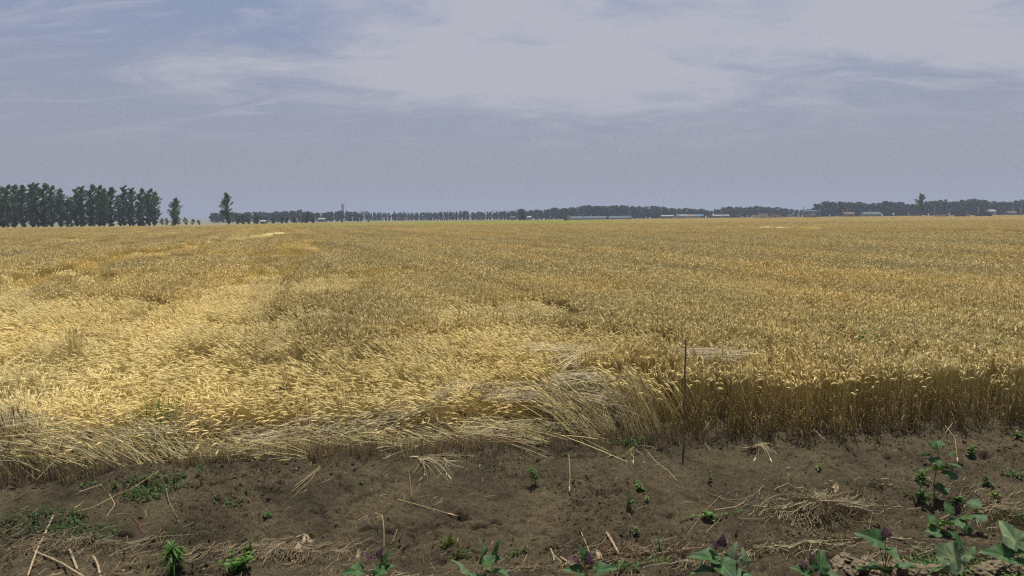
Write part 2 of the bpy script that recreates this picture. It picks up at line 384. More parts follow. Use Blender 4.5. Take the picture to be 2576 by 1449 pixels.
def lean_at(x, y):
    wx = x+.55*fbm(x, y, 1.6, 3, 51)+.15*fbm(x, y, .4, 2, 53); wy = y+.55*fbm(x, y, 1.6, 3, 52)+.15*fbm(x, y, .4, 2, 54)
    wx = wx + sstep(y, 14, 40)*2.2*fbm(x, y, 7, 3, 55); wy = wy + sstep(y, 14, 40)*4*fbm(x, y, 9, 3, 56)
    bx_ = x+.5*fbm(x, y, 2.5, 3, 57)+sstep(y, 14, 50)*.8*fbm(x, y, 6, 2, 58); by_ = y
    L = np.zeros(np.shape(x))
    def mx(v): np.maximum(L, v, out=L)
    mx(1.0*blob(wx, wy, -4.9, 9.3, 3.3, 1.9, -18)); mx(1.0*blob(wx, wy, -8.6, 11.5, 3.2, 1.5, -35))
    mx(.95*blob(wx, wy, -2.2, 7.9, 2.2, .75, 4)); mx(.9*blob(wx, wy, -4.6, 7.3, 3.2, .7, 8))
    mx(.62*blob(wx, wy, -1.1, 9.1, 1.9, 1.3, 0)); mx(.40*blob(wx, wy, .3, 10.3, 2.2, 1.3, 0))
    mx(.70*blob(wx, wy, -5.6, 12.8, 2.6, .9, 12)); mx(.55*blob(wx, wy, -9, 14.5, 4, 1.6, -10))
    mx(.95*band(bx_, by_, [(-10.2, 12.2, 1.0), (-14.5, 19, .9), (-19, 33, 1.2), (-25, 60, 1.6), (-33, 98, 2.5)], 1))
    mx(.85*band(bx_, by_, [(-5.8, 13, .8), (-7.2, 19, .8), (-10.5, 33, 1.3), (-18, 60, 2.)], 1)*(.55+.45*sstep(fbm(x, y, 3, 2, 61), -.2, .2)))
    L = L*(1-.7*blob(wx, wy, -3.3, 10.1, 1.1, .35, 8, .25)); L = L*(1-.8*blob(wx, wy, -7.4, 10.6, 1.1, .45, 0, .3)); L = L*(1-.6*blob(wx, wy, -5.9, 8.0, .6, .25, 0, .3))
    left = sstep(x+.30*y, 1.5, -3.5)
    mx(left*.80*sstep(fbm(x, y, 2.6, 4, 62), -.06, .22))
    mx((1-left)*.45*sstep(fbm(x, y, 4.5, 3, 63), .30, .5))
    cr = x*.9455+y*.3256+.25*fbm(x, y, 4, 2, 92)
    for c_, w_ in ((12.1, .38), (19.5, .45), (28., .6), (42., .9)): mx(.50*sstep(np.abs(cr-c_), w_, w_*.4)*sstep(y, 13, 18)*sstep(y, 170, 110))
    d = y-edge(x)
    # stalks along the cut edge: lean, then the big leaning bundle, then upright to the right of the stake
    front = sstep(d, 1.25, .6)
    le = np.interp(x, [-7, -5.4, -4.9, -4.3, -1.5, .2, .9, 1.25, 1.5, 2.1, 2.4], [.12, .15, .35, .8, .9, .78, .62, .5, .30, .12, 0])
    L = L*(1-front)+front*np.maximum(le, np.where(x < .4, L*.7, 0))
    L = np.where((x > 1.3), L*sstep(x, 2.6, 1.3)+(1-sstep(x, 2.6, 1.3))*np.minimum(L, .2), L)
    L = np.where((x > 2.2) & (d < 1.3), 0, L)
    return np.clip(L, 0, 1)
def dir_at(x, y):
    a = pi+.8*fbm(x, y, 2.4, 3, 71)+.95*fbm(x, y, .65, 3, 72)
    d = y-edge(x); fr = sstep(d, 1.3, .5)
    a = a*(1-fr)+fr*(pi-.42+.35*fbm(x, y, .6, 2, 73))
    a = a+.5*sstep(y, 11, 14)*fbm(x, y, 5, 2, 74)
    return a

# ================================================================== WHEAT
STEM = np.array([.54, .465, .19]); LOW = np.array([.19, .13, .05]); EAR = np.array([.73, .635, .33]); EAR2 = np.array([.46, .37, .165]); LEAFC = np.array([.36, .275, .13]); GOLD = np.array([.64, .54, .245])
def stalk_curve(base, h, th0, th1, az, nod, n=6, ne=4, el=.085, bend=1.6):
    P = [np.array(base, float)]; st = h/n
    for i in range(n):
        t = (i+.5)/n; th = th0+(th1-th0)*t**bend
        P.append(P[-1]+st*np.array([sin(th)*cos(az), sin(th)*sin(az), cos(th)]))
    E = [P[-1]]; 
    for i in range(ne):
        th = th1+nod*(i+.6)/ne
        E.append(E[-1]+el/ne*np.array([sin(th)*cos(az), sin(th)*sin(az), cos(th)]))
    return np.array(P), np.array(E)
LEVELS = [(0, 6, 8), (20, 44, 14), (42, 74, 18), (66, 90, 26)]   # base angle, top angle, spread
def clump(seed, level, n, rad_, detail):
    R = random.Random(seed); mb = MB(); b0, t0, sp = LEVELS[level]
    for k in range(n):
        rr = rad_*sqrt(R.random()); aa = R.random()*2*pi; base = (rr*cos(aa), rr*sin(aa), -.03)
        h = R.gauss(.67, .045)*(1.0 if level else 1.0)
        th0 = rad(b0+R.gauss(0, 4+sp*.2)); th1 = rad(t0+R.gauss(0, 5+sp*.35))
        az = rad(R.gauss(0, sp)) if level else R.random()*2*pi
        nod = rad(R.choice((6, 12, 25, 45, 80, 115)) if level < 2 else R.uniform(0, 30))
        if level == 3:
            base = (base[0], base[1], R.uniform(-.03, .10)); h *= .95
        g_ = R.uniform(.82, 1.18); gold = .5+.25*level/3
        if detail == 2:
            P, E = stalk_curve(base, h, th0, th1, az, nod, 6, 4, R.uniform(.07, .095))
            t = np.linspace(0, 1, len(P))[:, None]
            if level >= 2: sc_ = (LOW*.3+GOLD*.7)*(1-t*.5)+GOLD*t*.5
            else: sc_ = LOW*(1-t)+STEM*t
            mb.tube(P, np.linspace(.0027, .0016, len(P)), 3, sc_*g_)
            ec = EAR if R.random() < .74 else EAR2
            if level >= 2: ec = ec*.5+GOLD*.55
            ec = ec*R.uniform(.82, 1.15)
            mb.tube(E, [.0025, .0065, .0068, .0058, .0022], 4, ec)
            for q in range(11):     # awns
                f = R.random(); i = min(int(f*4), 3); p = E[i]+(E[i+1]-E[i])*(f*4-i); d = (E[-1]-E[0])/np.linalg.norm(E[-1]-E[0])
                s = np.array([R.gauss(0, 1), R.gauss(0, 1), R.gauss(0, 1)]); s -= d*s.dot(d); s /= np.linalg.norm(s)
                tip = p+.055*(d*.93+s*.36); w = np.cross(d, s)*.0008
                mb.add([p-w, p+w, tip], [(0, 1, 2)], ec*1.05)
            for q in range(1):     # dry leaves hanging from the stem
                i = R.choice((1, 2, 3, 4)); p = P[i]; la = R.random()*2*pi; d = np.array([cos(la), sin(la), 0]); sd_ = np.array([-sin(la), cos(la), 0])
                L = R.uniform(.08, .17); pts = [p+d*L*f*.55+np.array([0, 0, L*(.45*f-1.25*f*f)]) for f in (0, .35, .7, 1)]
                mb.ribbon(pts, [.005, .008, .006, .001], sd_, LEAFC*R.uniform(.6, 1.1))
        elif detail == 1:
            P, E = stalk_curve(base, h, th0, th1, az, nod, 3, 2, .09)
            P = P[1:] if level < 2 else P
            s_ = np.array([-sin(az+.7), cos(az+.7), 0])
            t = np.linspace(.3, 1, len(P))[:, None]
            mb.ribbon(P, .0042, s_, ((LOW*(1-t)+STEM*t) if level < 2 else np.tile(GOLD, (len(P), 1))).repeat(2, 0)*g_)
            ec = (EAR if R.random() < .72 else EAR2); ec = (ec*.5+GOLD*.55 if level >= 2 else ec)*R.uniform(.8, 1.15)
            mb.tube(E, [.004, .010, .004], 3, ec)
        else:
            P, E = stalk_curve(base, h, th0, th1, az, nod, 2, 1, .11); s_ = np.array([1, 0, 0]) if R.random() < .7 else np.array([.5, .86, 0])
            ec = (EAR if R.random() < .75 else EAR2); ec = (ec*.5+GOLD*.55 if level >= 2 else ec)*R.uniform(.8, 1.15)
            mb.add([P[1]-s_*.006, P[1]+s_*.006, E[0]+s_*.012, E[-1], E[0]-s_*.012], [(0, 1, 2, 3, 4)], np.array([STEM*.8, STEM*.8, ec, ec, ec]))
    return mb
def source_collection(name, meshes):
    col = bpy.data.collections.new(name)
    for i, me in enumerate(meshes):
        o = bpy.data.objects.new('%s.%03d' % (name, i), me); col.objects.link(o)
    return col
def scatter(name, col, P, rot, scl, idx, **k):
    me = bpy.data.meshes.new(name); me.vertices.add(len(P)); me.vertices.foreach_set('co', np.asarray(P, np.float32).ravel())
    a = me.attributes.new('rot', 'FLOAT_VECTOR', 'POINT'); a.data.foreach_set('vector', np.asarray(rot, np.float32).ravel())
    a = me.attributes.new('scl', 'FLOAT_VECTOR', 'POINT'); a.data.foreach_set('vector', np.asarray(scl, np.float32).ravel())
    a = me.attributes.new('idx', 'INT', 'POINT'); a.data.foreach_set('value', np.asarray(idx, np.int32))
    o = bpy.data.objects.new(name, me); C.objects.link(o)
    ng = bpy.data.node_groups.new(name+'_scatter', 'GeometryNodeTree')
    ng.interface.new_socket('Geometry', in_out='INPUT', socket_type='NodeSocketGeometry'); ng.interface.new_socket('Geometry', in_out='OUTPUT', socket_type='NodeSocketGeometry')
    gi = ng.nodes.new('NodeGroupInput'); go = ng.nodes.new('NodeGroupOutput'); ci = ng.nodes.new('GeometryNodeCollectionInfo')
    ci.inputs['Collection'].default_value = col; ci.inputs['Separate Children'].default_value = True; ci.inputs['Reset Children'].default_value = True
    ip = ng.nodes.new('GeometryNodeInstanceOnPoints'); ip.inputs['Pick Instance'].default_value = True
    ng.links.new(gi.outputs[0], ip.inputs['Points']); ng.links.new(ci.outputs[0], ip.inputs['Instance'])
    for nm, ty, sock in (('idx', 'INT', 'Instance Index'), ('rot', 'FLOAT_VECTOR', 'Rotation'), ('scl', 'FLOAT_VECTOR', 'Scale')):
        na = ng.nodes.new('GeometryNodeInputNamedAttribute'); na.data_type = ty; na.inputs['Name'].default_value = nm
        ng.links.new([q for q in na.outputs if q.enabled][0], ip.inputs[sock])
    ng.links.new(ip.outputs[0], go.inputs[0])
    o.modifiers.new('scatter', 'NODES').node_group = ng
    return tag(o, **k)
def jitter_grid(x0, x1, y0, y1, st, seed):
    r = np.random.default_rng(seed); X, Y = np.meshgrid(np.arange(x0, x1, st), np.arange(y0, y1, st))
    X = X+r.uniform(-.5, .5, X.shape)*st; Y = Y+r.uniform(-.5, .5, Y.shape)*st
    return X.ravel(), Y.ravel(), r

NV = 5
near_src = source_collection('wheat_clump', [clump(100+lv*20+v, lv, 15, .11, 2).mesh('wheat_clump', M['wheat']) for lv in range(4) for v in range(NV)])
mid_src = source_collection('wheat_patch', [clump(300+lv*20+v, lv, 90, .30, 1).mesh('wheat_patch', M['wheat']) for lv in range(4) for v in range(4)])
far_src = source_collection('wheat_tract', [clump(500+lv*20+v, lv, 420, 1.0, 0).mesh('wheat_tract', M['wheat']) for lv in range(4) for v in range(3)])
far2_src = source_collection('wheat_spread', [clump(700+v, 0, 700, 2.2, 0).mesh('wheat_spread', M['wheat']) for v in range(3)])
def rows(x, y):   # faint drill / tram lines running away to the left of centre
    a = rad(19); return x*cos(a)+y*sin(a)
def put(x, y, r, nv, hsc=1.):
    L = lean_at(x, y); D = dir_at(x, y)
    lv = np.clip(np.floor(L*3.2+r.uniform(-.5, .5, x.shape)*(.5+L)+.35), 0, 3).astype(int)
    idx = lv*nv+r.integers(0, nv, x.shape)
    rz = np.where(lv == 0, r.uniform(0, 2*pi, x.shape), D+r.normal(0, .38, x.shape))
    tiltx = r.normal(0, .05, x.shape); tilty = r.normal(0, .05, x.shape)
    s = 1+.06*fbm(x, y, 1.3, 3, 81)+r.normal(0, .035, x.shape)
    rr = rows(x, y); tram = sstep(np.abs((rr/2.6+.2*fbm(x, y, 9, 2, 90)) % 1-.5), .44, .5)
    s = s*(1-.20*tram)*(1+.05*fbm(x, y, 14, 3, 88))
    rz3 = np.stack([tiltx, tilty, rz], -1); sc3 = np.stack([s*r.uniform(.9, 1.1, x.shape), s, s*hsc], -1)
    return idx, rz3, sc3, lv
# near
x, y, r = jitter_grid(-22, 22, 5.5, 21, .158, 1)
setback = np.interp(x, [-6.2, -5.2, -4.4, -3.4, .6, 1.2, 1.75, 2.0], [.25, .28, .40, .50, .46, .40, .25, -.10])
m = (np.abs(x) < .80*y+2.5) & (y > edge(x)+np.where(x > 1.9, .015, .05)*r.normal(0, 1, x.shape)+setback) & (r.random(x.shape) < .97)
m &= ~((np.hypot((x-1.02)/.30, (y-8.15)/.42) < 1) | (np.hypot((x-1.5)/.22, (y-8.35)/.25) < 1))
x, y = x[m], y[m]; r = np.random.default_rng(11)
idx, ro, s3, lv = put(x, y, r, NV)
# front row set back a bit where stalks lean forward over the stubble
scatter('wheat', near_src, np.stack([x, y, ground_z(x, y)], -1), ro, s3, idx,
        label='ripe wheat of the near field, flattened at left and standing at right', cat='wheat', kind='stuff')
# extra loose flat layer over the lodged part
x, y, r = jitter_grid(-14, 1.5, 6.6, 15, .17, 2)
L = lean_at(x, y); m = (L > .72) & (y > edge(x)+.60) & (np.abs(x) < .80*y+2.5)
x, y = x[m], y[m]; r = np.random.default_rng(12)
scatter('flattened_wheat', near_src, np.stack([x, y, ground_z(x, y)+r.uniform(.04, .14, x.shape)+.16*fbm(x, y, .7, 3, 84)], -1),
        np.stack([r.normal(0, .10, x.shape), r.normal(.02, .12, x.shape), dir_at(x, y)+r.normal(0, .55, x.shape)], -1),
        np.stack([r.uniform(.7, 1.05, x.shape)]*3, -1), 3*NV+r.integers(0, NV, x.shape),
        label='golden flattened wheat mat in the hollow at the left of the field', cat='wheat', kind='stuff')
# middle distance
x, y, r = jitter_grid(-60, 60, 20.6, 62, .40, 3)
m = np.abs(x) < .78*y+4; x, y = x[m], y[m]; r = np.random.default_rng(13)
idx, ro, s3, lv = put(x, y, r, 4)
scatter('wheat', mid_src, np.stack([x, y, x*0], -1), ro, s3, idx, label='standing ripe wheat in the middle of the field, with a few beaten-down streaks', cat='wheat', kind='stuff')
# far
x, y, r = jitter_grid(-150, 150, 61, 170, 1.35, 4)
m = (np.abs(x) < .78*y+6) & (y < field_end(x, y)); x, y = x[m], y[m]; r = np.random.default_rng(14)
idx, ro, s3, lv = put(x, y, r, 3)
def gap_line(x, y):     # shallow furrow crossing the right of the field
    t = (117-y)/49.; return np.abs(x-(33+18*t)-1.5*fbm(y, x*0, 14, 2, 3))*.94, (t > -.05)
dl, on_ = gap_line(x, y); keep = ~((dl < 5.2) & on_)
tf = []
for q_ in range(3):
    R_ = random.Random(800+q_); kb = MB()
    for w_ in range(120):
        a_ = R_.uniform(0, 6.28); bx0, by0 = R_.gauss(0, .5), R_.gauss(0, .5); hh_ = R_.uniform(.3, .6); cc_ = np.array([.26, .21, .075])*R_.uniform(.4, 1.2) if R_.random() < .5 else np.array([.09, .12, .03])*R_.uniform(.5, 1.2)
        kb.ribbon([(bx0, by0, 0), (bx0+.1*cos(a_), by0+.1*sin(a_), hh_*.7), (bx0+.3*cos(a_), by0+.3*sin(a_), hh_)], [.03, .03, .004], (-sin(a_), cos(a_), 0), cc_)
    tf.append(kb.mesh('rank_grass', M['straw']))
yy_ = np.random.default_rng(801).uniform(62, 118, 1500); xx_ = 33+18*(117-yy_)/49+np.random.default_rng(802).uniform(-4.5, 4.5, 1500)
scatter('rank_grass', source_collection('rank_grass', tf), np.stack([xx_, yy_, xx_*0], -1), np.stack([xx_*0, xx_*0, yy_], -1), np.ones((1500, 3))*np.random.default_rng(803).uniform(.6, 1., (1500, 1)), np.arange(1500) % 3,
        label='dark strip of low rank grass crossing the wheat at far right', cat='grass', kind='stuff')
x, y, idx, ro, s3 = x[keep], y[keep], idx[keep], ro[keep], s3[keep]
scatter('wheat', far_src, np.stack([x, y, x*0], -1), ro, s3, idx, label='ripe wheat of the far field, crossed by a thin dark gap at right', cat='wheat', kind='stuff')
x, y, r = jitter_grid(-300, 420, 168, 560, 3.3, 5)
m = (np.abs(x) < .78*y+6) & (y < field_end(x, y)); x, y = x[m], y[m]; r = np.random.default_rng(15)
scatter('wheat', far2_src, np.stack([x, y, x*0], -1), np.stack([x*0, x*0, r.uniform(0, 6.28, x.shape)], -1), np.stack([np.full(x.shape, 1.0)]*2+[r.normal(1, .05, x.shape)], -1),
        r.integers(0, 3, x.shape), label='ripe wheat reaching the tree belts at the far end of the field', cat='wheat', kind='stuff')
# dense lower storey of leaves and stems, closing the stand from 60 m outward
def canopy():
    m, nt, out = newmat('wheat_understorey'); g = N(nt, 'ShaderNodeNewGeometry'); P = g.outputs['Position']
    a = noise(nt, P, 1.6, 5, .7); b = noise(nt, P, .08, 4, .6)
    col = mixc(nt, ramp(nt, a, .35, .68), (.30, .245, .11), (.52, .43, .20))
    col = mixc(nt, ramp(nt, b, .4, .62), col, mixc(nt, 1., col, (.9, .92, .86), 'MULTIPLY'))
    s = N(nt, 'ShaderNodeSeparateXYZ'); nt.links.new(P, s.inputs[0])
    gm = mathn(nt, 'MULTIPLY', ramp(nt, s.outputs[1], 150, 215), ramp(nt, s.outputs[1], 380, 330))
    gm = mathn(nt, 'MULTIPLY', gm, mathn(nt, 'MULTIPLY', ramp(nt, s.outputs[0], -95, -45), ramp(nt, s.outputs[0], 75, 20)))
    gm = mathn(nt, 'MULTIPLY', gm, ramp(nt, noise(nt, P, .03, 3, .6), .36, .56))
    col = mixc(nt, mathn(nt, 'MULTIPLY', gm, .55), col, mixc(nt, 1., col, (.72, 1.12, .42), 'MULTIPLY'))
    p = principled(nt, col, .85, .1, a, .12, 1.); nt.links.new(p.outputs[0], out.inputs[0]); return m
ax = np.linspace(-80, 80, 260); rr_ = np.concatenate([np.linspace(60, 170, 120), np.linspace(172, 780, 200)])
U, V_ = np.meshgrid(np.tan(np.radians(np.linspace(-42, 42, 260))), rr_)
Xc, Yc = U*V_, V_*1.0
Zc = .30+.22*sstep(Yc, 60, 110)+.06*fbm(Xc, Yc, 2.2, 3, 99)+.04*fbm(Xc, Yc, 12, 2, 98)
inside = Yc < field_end(Xc, Yc); keep = inside[:-1, :-1] & inside[1:, 1:]
dl_, on2_ = gap_line(Xc, Yc); lg = (dl_ < 4.4) & on2_; Zc = np.where(lg, .1, Zc)
cn = grid_obj('wheat', Xc, Yc, Zc, canopy(), keep); tag(cn, 'matted lower leaves of the far wheat, filling it below the ears', 'wheat', kind='stuff')

# ------------------------------------------------------------------ stubble along the cut edge
def stub(seed):
    R = random.Random(seed); mb = MB()
    for k in range(16):
        x, y = R.gauss(0, .03), R.gauss(0, .025); h = R.uniform(.04, .12); a, b = R.gauss(0, .16), R.gauss(0, .16)
        mb.tube([(x, y, -.02), (x+a*h*.5, y+b*h*.5, h*.5), (x+a*h, y+b*h, h)], [.0022, .002, .0015], 3, np.array([.42, .33, .18])*R.uniform(.4, 1.4))
    return mb
stub_src = source_collection('stubble_tuft', [stub(900+i).mesh('stubble_tuft', M['straw']) for i in range(5)])
r = np.random.default_rng(21); n = 1100; x = r.uniform(-7.5, 2.2, n); y = edge(x)+np.abs(r.normal(0, .10, n))*np.where(r.random(n) < .5, -1, 1.)*.9+.02
keep = vnoise(x*3, y*3, 77) > .22
x, y = x[keep], y[keep]
scatter('stubble', stub_src, np.stack([x, y, ground_z(x, y)], -1), np.stack([r.normal(0, .1, x.shape), r.normal(0, .1, x.shape), r.uniform(0, 6.28, x.shape)], -1),
        np.stack([r.uniform(.6, 1.3, x.shape)]*3, -1), r.integers(0, 5, x.shape), label='short brown stubble along the edge of the flattened wheat', cat='stubble', kind='stuff')

# ================================================================== LOOSE STRAW
GREY = np.array([.29, .25, .15]); PALE = np.array([.50, .43, .245]); BROWN = np.array([.24, .165, .08])
def sheaf(mb, c, ang, n, L, wid, hgt, R, cols=(GREY, PALE, GOLD), arch=.0, fan=.12, elev=0., th=.0027):
    """a bundle of n straws centred on c, pointing along ang"""
    for k in range(max(2, int(n*.72))):
        a = ang+R.gauss(0, fan); l = L*R.uniform(.55, 1.1); o = R.gauss(0, wid); q = R.gauss(0, L*.16); zz_ = abs(R.gauss(0, hgt))
        d = np.array([cos(a), sin(a), 0]); s = np.array([-sin(ang), cos(ang), 0]); e = elev+R.gauss(0, .11)
        mid = np.array(c)+d*q+s*o+np.array([0, 0, zz_]); pts = []
        bow = R.gauss(0, .06)
        for t in (-.5, -.25, 0, .25, .5):
            pts.append(mid+d*l*t+np.array([0, 0, e*l*t+.0-arch*l*t*t*4*.25])+s*bow*l*(t*t-.08))
        if R.random() < .35:
            kk = R.choice((2, 3)); off = np.array([R.gauss(0, .06), R.gauss(0, .06), R.gauss(0, .03)])
            for j in range(kk, 5): pts[j] = pts[j]+off*(j-kk+1)
        mb.tube(pts, [th, th, th, th*.9, th*.7], 3, R.choice(cols)*R.uniform(.45, 1.15))
def ear_on(mb, tip, d, col, L=.09):
    tip = np.array(tip); d = np.array(d)/np.linalg.norm(d)
    mb.tube([tip+d*L*t for t in (0, .25, .5, .75, 1)], [.003, .0075, .008, .0065, .002], 6, col)
    R = random.Random(int(abs(tip[0])*1000))
    for q in range(18):
        p = tip+d*L*R.random(); s = np.array([R.gauss(0, 1), R.gauss(0, 1), abs(R.gauss(0, 1))]); s -= d*s.dot(d); s /= np.linalg.norm(s)
        w = np.cross(d, s)*.0009; mb.add([p-w, p+w, p+.06*(d*.9+s*.4)], [(0, 1, 2)], col)
def straw_thing(name, label, cat, c, fn, seed):
    R = random.Random(seed); e = empty(name, c, label=label, cat=cat); mb = MB(); fn(mb, R)
    o = mb.build('straw', M['straw'], e); tag(o, kind='stuff'); return e

# long grey swath winding along the front of the flattened wheat
swath = [(0, 1030, .52), (45, 1042, .52), (100, 1075, .42), (160, 1098, .30), (240, 1095, .22), (330, 1085, .24), (420, 1072, .28), (500, 1058, .28), (580, 1072, .22), (660, 1078, .22),
         (760, 1072, .2), (860, 1066, .2), (960, 1060, .22), (1030, 1035, .3), (1090, 1005, .36), (1140, 972, .4), (1200, 962, .42), (1290, 975, .42), (1380, 965, .46), (1450, 955, .5), (1500, 975, .48), (1530, 1010, .42)]
SW = [at_z(a, b, z_) for a, b, z_ in swath]
def f(mb, R):
    o = SW[9]
    for i in range(len(SW)-1):
        a, b = SW[i], SW[i+1]; ang = atan2(b.y-a.y, b.x-a.x); L = (b-a).length; nb = max(2, int(L/.10))
        for k in range(nb):
            t = k/nb; p = a.lerp(b, t)-o
            heavy = .4+1.2*float(vnoise(i*.7+t, 3.3, 5))
            sheaf(mb, (p.x+R.gauss(0, .04), p.y+R.gauss(0, .07), p.z-.07), ang+R.gauss(0, .26), int(11*heavy)+1, .50, .06, .06, R, (GREY, GREY, GREY*.75, PALE, BROWN, GOLD*.8), fan=.26)
            if R.random() < .5: sheaf(mb, (p.x, p.y+R.gauss(0, .08), p.z-.02), R.uniform(0, pi), 2, .35, .05, .04, R, (PALE, GREY), fan=.6)
straw_thing('straw_swath', 'long grey swath of broken straw winding over the front of the flattened wheat', 'straw', SW[9], f, 1)

def pile(u, v, z_, ang, n, L, wid, hgt, label, seed, cols=(PALE, GOLD, BROWN), fan=.14, elev=0., name='straw_bundle', extra=None):
    c = at_z(u, v, z_)
    def f(mb, R):
        sheaf(mb, (0, 0, -.05), rad(ang), n, L*.85, wid*1.1, hgt, R, tuple(cols)+(BROWN, GOLD*.7), fan=fan*1.6, elev=elev, arch=.12)
        if extra: extra(mb, R)
    straw_thing(name, label, 'straw', c, f, seed)
pile(1400, 873, .70, 2, 90, .85, .05, .03, 'reddish level bundle of cut straw, highest of the heap on the wheat at centre', 2, (BROWN*1.3, PALE, GOLD), .07)
pile(1345, 860, .72, 35, 22, .6, .05, .04, 'thin splayed handful of straw at the left end of the level straw bundle', 12, (PALE, PALE, GREY), .35)
pile(1455, 890, .72, 38, 75, .85, .08, .05, 'upward-fanning sheaf of pale straw on the wheat left of the stake', 3, (PALE, GOLD, GREY), .22, .18)
pile(1458, 945, .60, -4, 110, .62, .07, .04, 'pale grey sheaf with cut ends pointing right, below the fanning sheaf', 4, (PALE*1.1, GREY*1.2, PALE), .10)
pile(1470, 990, .45, -38, 60, .6, .06, .03, 'grey sheaf sloping down to the right into the dark hollow', 5, (GREY, PALE, BROWN), .12)
pile(1780, 888, .74, -14, 120, .95, .09, .04, 'heap of cut straw lying on standing wheat just right of the stake', 6, (PALE, GREY, BROWN), .16)
pile(1830, 872, .76, 42, 8, .7, .04, .03, 'few pale stalks sticking up from the straw heap right of the stake', 13, (PALE,), .25, .3)
pile(1330, 985, .42, 3, 120, 1.0, .12, .05, 'flat dark-gold layer of long straw between the swath and the pale sheaf', 7, (GOLD, GREY, BROWN), .12)
pile(1250, 1085, .12, -6, 130, 1.0, .12, .06, 'low tangle of straw above the stubble at centre', 8, (GOLD, GREY, BROWN), .25)
pile(1430, 1075, .10, -14, 120, .9, .10, .06, 'low brown straw spread at the foot of the leaning stalks', 9, (GOLD, BROWN, GREY), .22)
# coarse pale stalks slanting out of the edge, from lower right to upper left
def slants(x0, x1, n, seed, label, ln=(.45, .75), th=(24, 40), az0=162, dep=.60):
    R = random.Random(seed); c0 = Vector(((x0+x1)/2, float(edge((x0+x1)/2)), 0)); e = empty('leaning_stalks', c0, label=label, cat='straw'); mb = MB()
    for k in range(n):
        x = R.uniform(x0, x1); y = float(edge(x))+R.uniform(-.05, dep); zb = float(ground_fast(x, y)); a = rad(az0+R.gauss(0, 15)+34*(2*float(vnoise(x*2.3, y*2.3, 400))-1)); el_ = rad(R.uniform(*th)+R.gauss(0, 4)); L = R.uniform(*ln)
        d = np.array([cos(a)*cos(el_), sin(a)*cos(el_), sin(el_)]); b = np.array([x-c0.x, y-c0.y, zb-.02])
        pts = [b, b+d*L*.35, b+d*L*.7+np.array([0, 0, -.01*L]), b+d*L+np.array([0, 0, -.07*L])]
        if R.random() < .4:
            d2 = d+np.array([R.gauss(0, .45), R.gauss(0, .3), R.gauss(-.15, .3)]); d2 /= np.linalg.norm(d2); i_ = R.choice((1, 2)); pts = pts[:i_+1]+[pts[i_]+d2*L*(.35 if i_ == 2 else .6)*R.uniform(.5, 1)]
        c = (1.15 if x0 > .7 else 1.0)*R.choice((PALE*1.25, PALE, GOLD*.9, BROWN*1.5, GOLD, BROWN*1.3, np.array([.46, .46, .18])))*R.uniform(.4, 1.2)  # leaning bundles by the stake are coloured lighter, to look sunlit
        mb.tube(pts, np.linspace(.0030, .0018, len(pts)), 4, c)
        if R.random() < .45: ear_on(mb, pts[-1], d+np.array([0, 0, -.35]), c*.95, .085)
    tag(mb.build('stalk', M['straw'], e), kind='stuff')
slants(-7.2, -4.9, 650, 31, 'upright pale stalks fanning at the far left of the cut edge', (.4, .62), (58, 86), 150)
slants(-4.9, -3.3, 760, 32, 'thick pale stalks slanting left along the edge, at left', (.45, .7), (24, 46))
slants(-3.3, -1.2, 850, 33, 'pale stalks slanting low to the left over the stubble, left of centre', (.4, .65), (8, 24))
slants(-1.2, .7, 760, 34, 'flattened pale stalks slanting left along the edge at centre', (.4, .7), (8, 24), 165)
slants(.75, 1.25, 300, 35, 'thick bright bundle of stalks leaning steeply left beside the dark hollow', (.62, .85), (38, 52), 155)
slants(1.3, 1.72, 170, 36, 'bright yellowish stalks leaning slightly left, just left of the stake', (.6, .8), (60, 76), 160)

# ================================================================== STAKE
b = on_ground(1720, 1128); dist = b.y; top = height_for(1717.5, 851, dist); h = top-b.z
e = empty('wooden_stake', b, label='thin dark wooden stake standing upright at the edge of the wheat', cat='stake')
mb = MB(); pts = [(.0+.004*sin(i*1.7), .003*cos(i*2.1), -.08+(h+.08)*i/14) for i in range(15)]; rr = [.0115-.0022*i/14+.0009*sin(i*2.3) for i in range(15)]
mb.tube(pts, rr, 8, cap=True); mb.build('shaft', M['stake'], e, True)
for i in (4, 8, 11):
    k = MB(); p = np.array(pts[i]); k.tube([p+[.006, 0, 0], p+[.017, -.004, .010]], [.004, .0025], 6, cap=True); k.build('twig_stub', M['stake'], e, True)

# ================================================================== STRAWS ON THE BANK
def straw_line(pts, label, th=.003, col=PALE, lifts=None, ear=False, name='straw_stalk', cat='straw', m='straw'):
    lifts = lifts or [.012]*len(pts); P = [on_ground(a, b, l) for (a, b), l in zip(pts, lifts)]; o = P[0]
    e = empty(name, o, label=label, cat=cat); mb = MB()
    Q = []
    for i in range(len(P)-1):
        for t in np.linspace(0, 1, 6, endpoint=False): Q.append(P[i].lerp(P[i+1], t))
    Q.append(P[-1]); Q = [(q-o) for q in Q]
    for q in Q: q.z = max(q.z, float(ground_fast(q.x+o.x, q.y+o.y))+.004-o.z)
    Q = np.array([tuple(q) for q in Q]); Q[1:-1] = (Q[:-2]+2*Q[1:-1]+Q[2:])/4
    th *= .75; mb.tube(Q, np.linspace(th, th*.7, len(Q)), 5, col); mb.build('stem', M[m], e, True)
    if ear:
        k = MB(); d = Q[-1]-Q[-3]; ear_on(k, Q[-1], d, np.asarray(col)*.95); k.build('ear', M['straw'], e, True)
    return e
YEL = np.array([.42, .33, .15])
straw_line([(166, 1294), (235, 1276), (285, 1250), (330, 1230), (400, 1180)], 'long yellow straw lying across the bank at left', .0042, YEL)
straw_line([(37, 1200), (100, 1163)], 'short pale straw at the left end of the soil bank', .003, PALE)
straw_line([(200, 1237), (257, 1218)], 'short white straw lying above the long yellow straw', .0036, PALE*1.25)
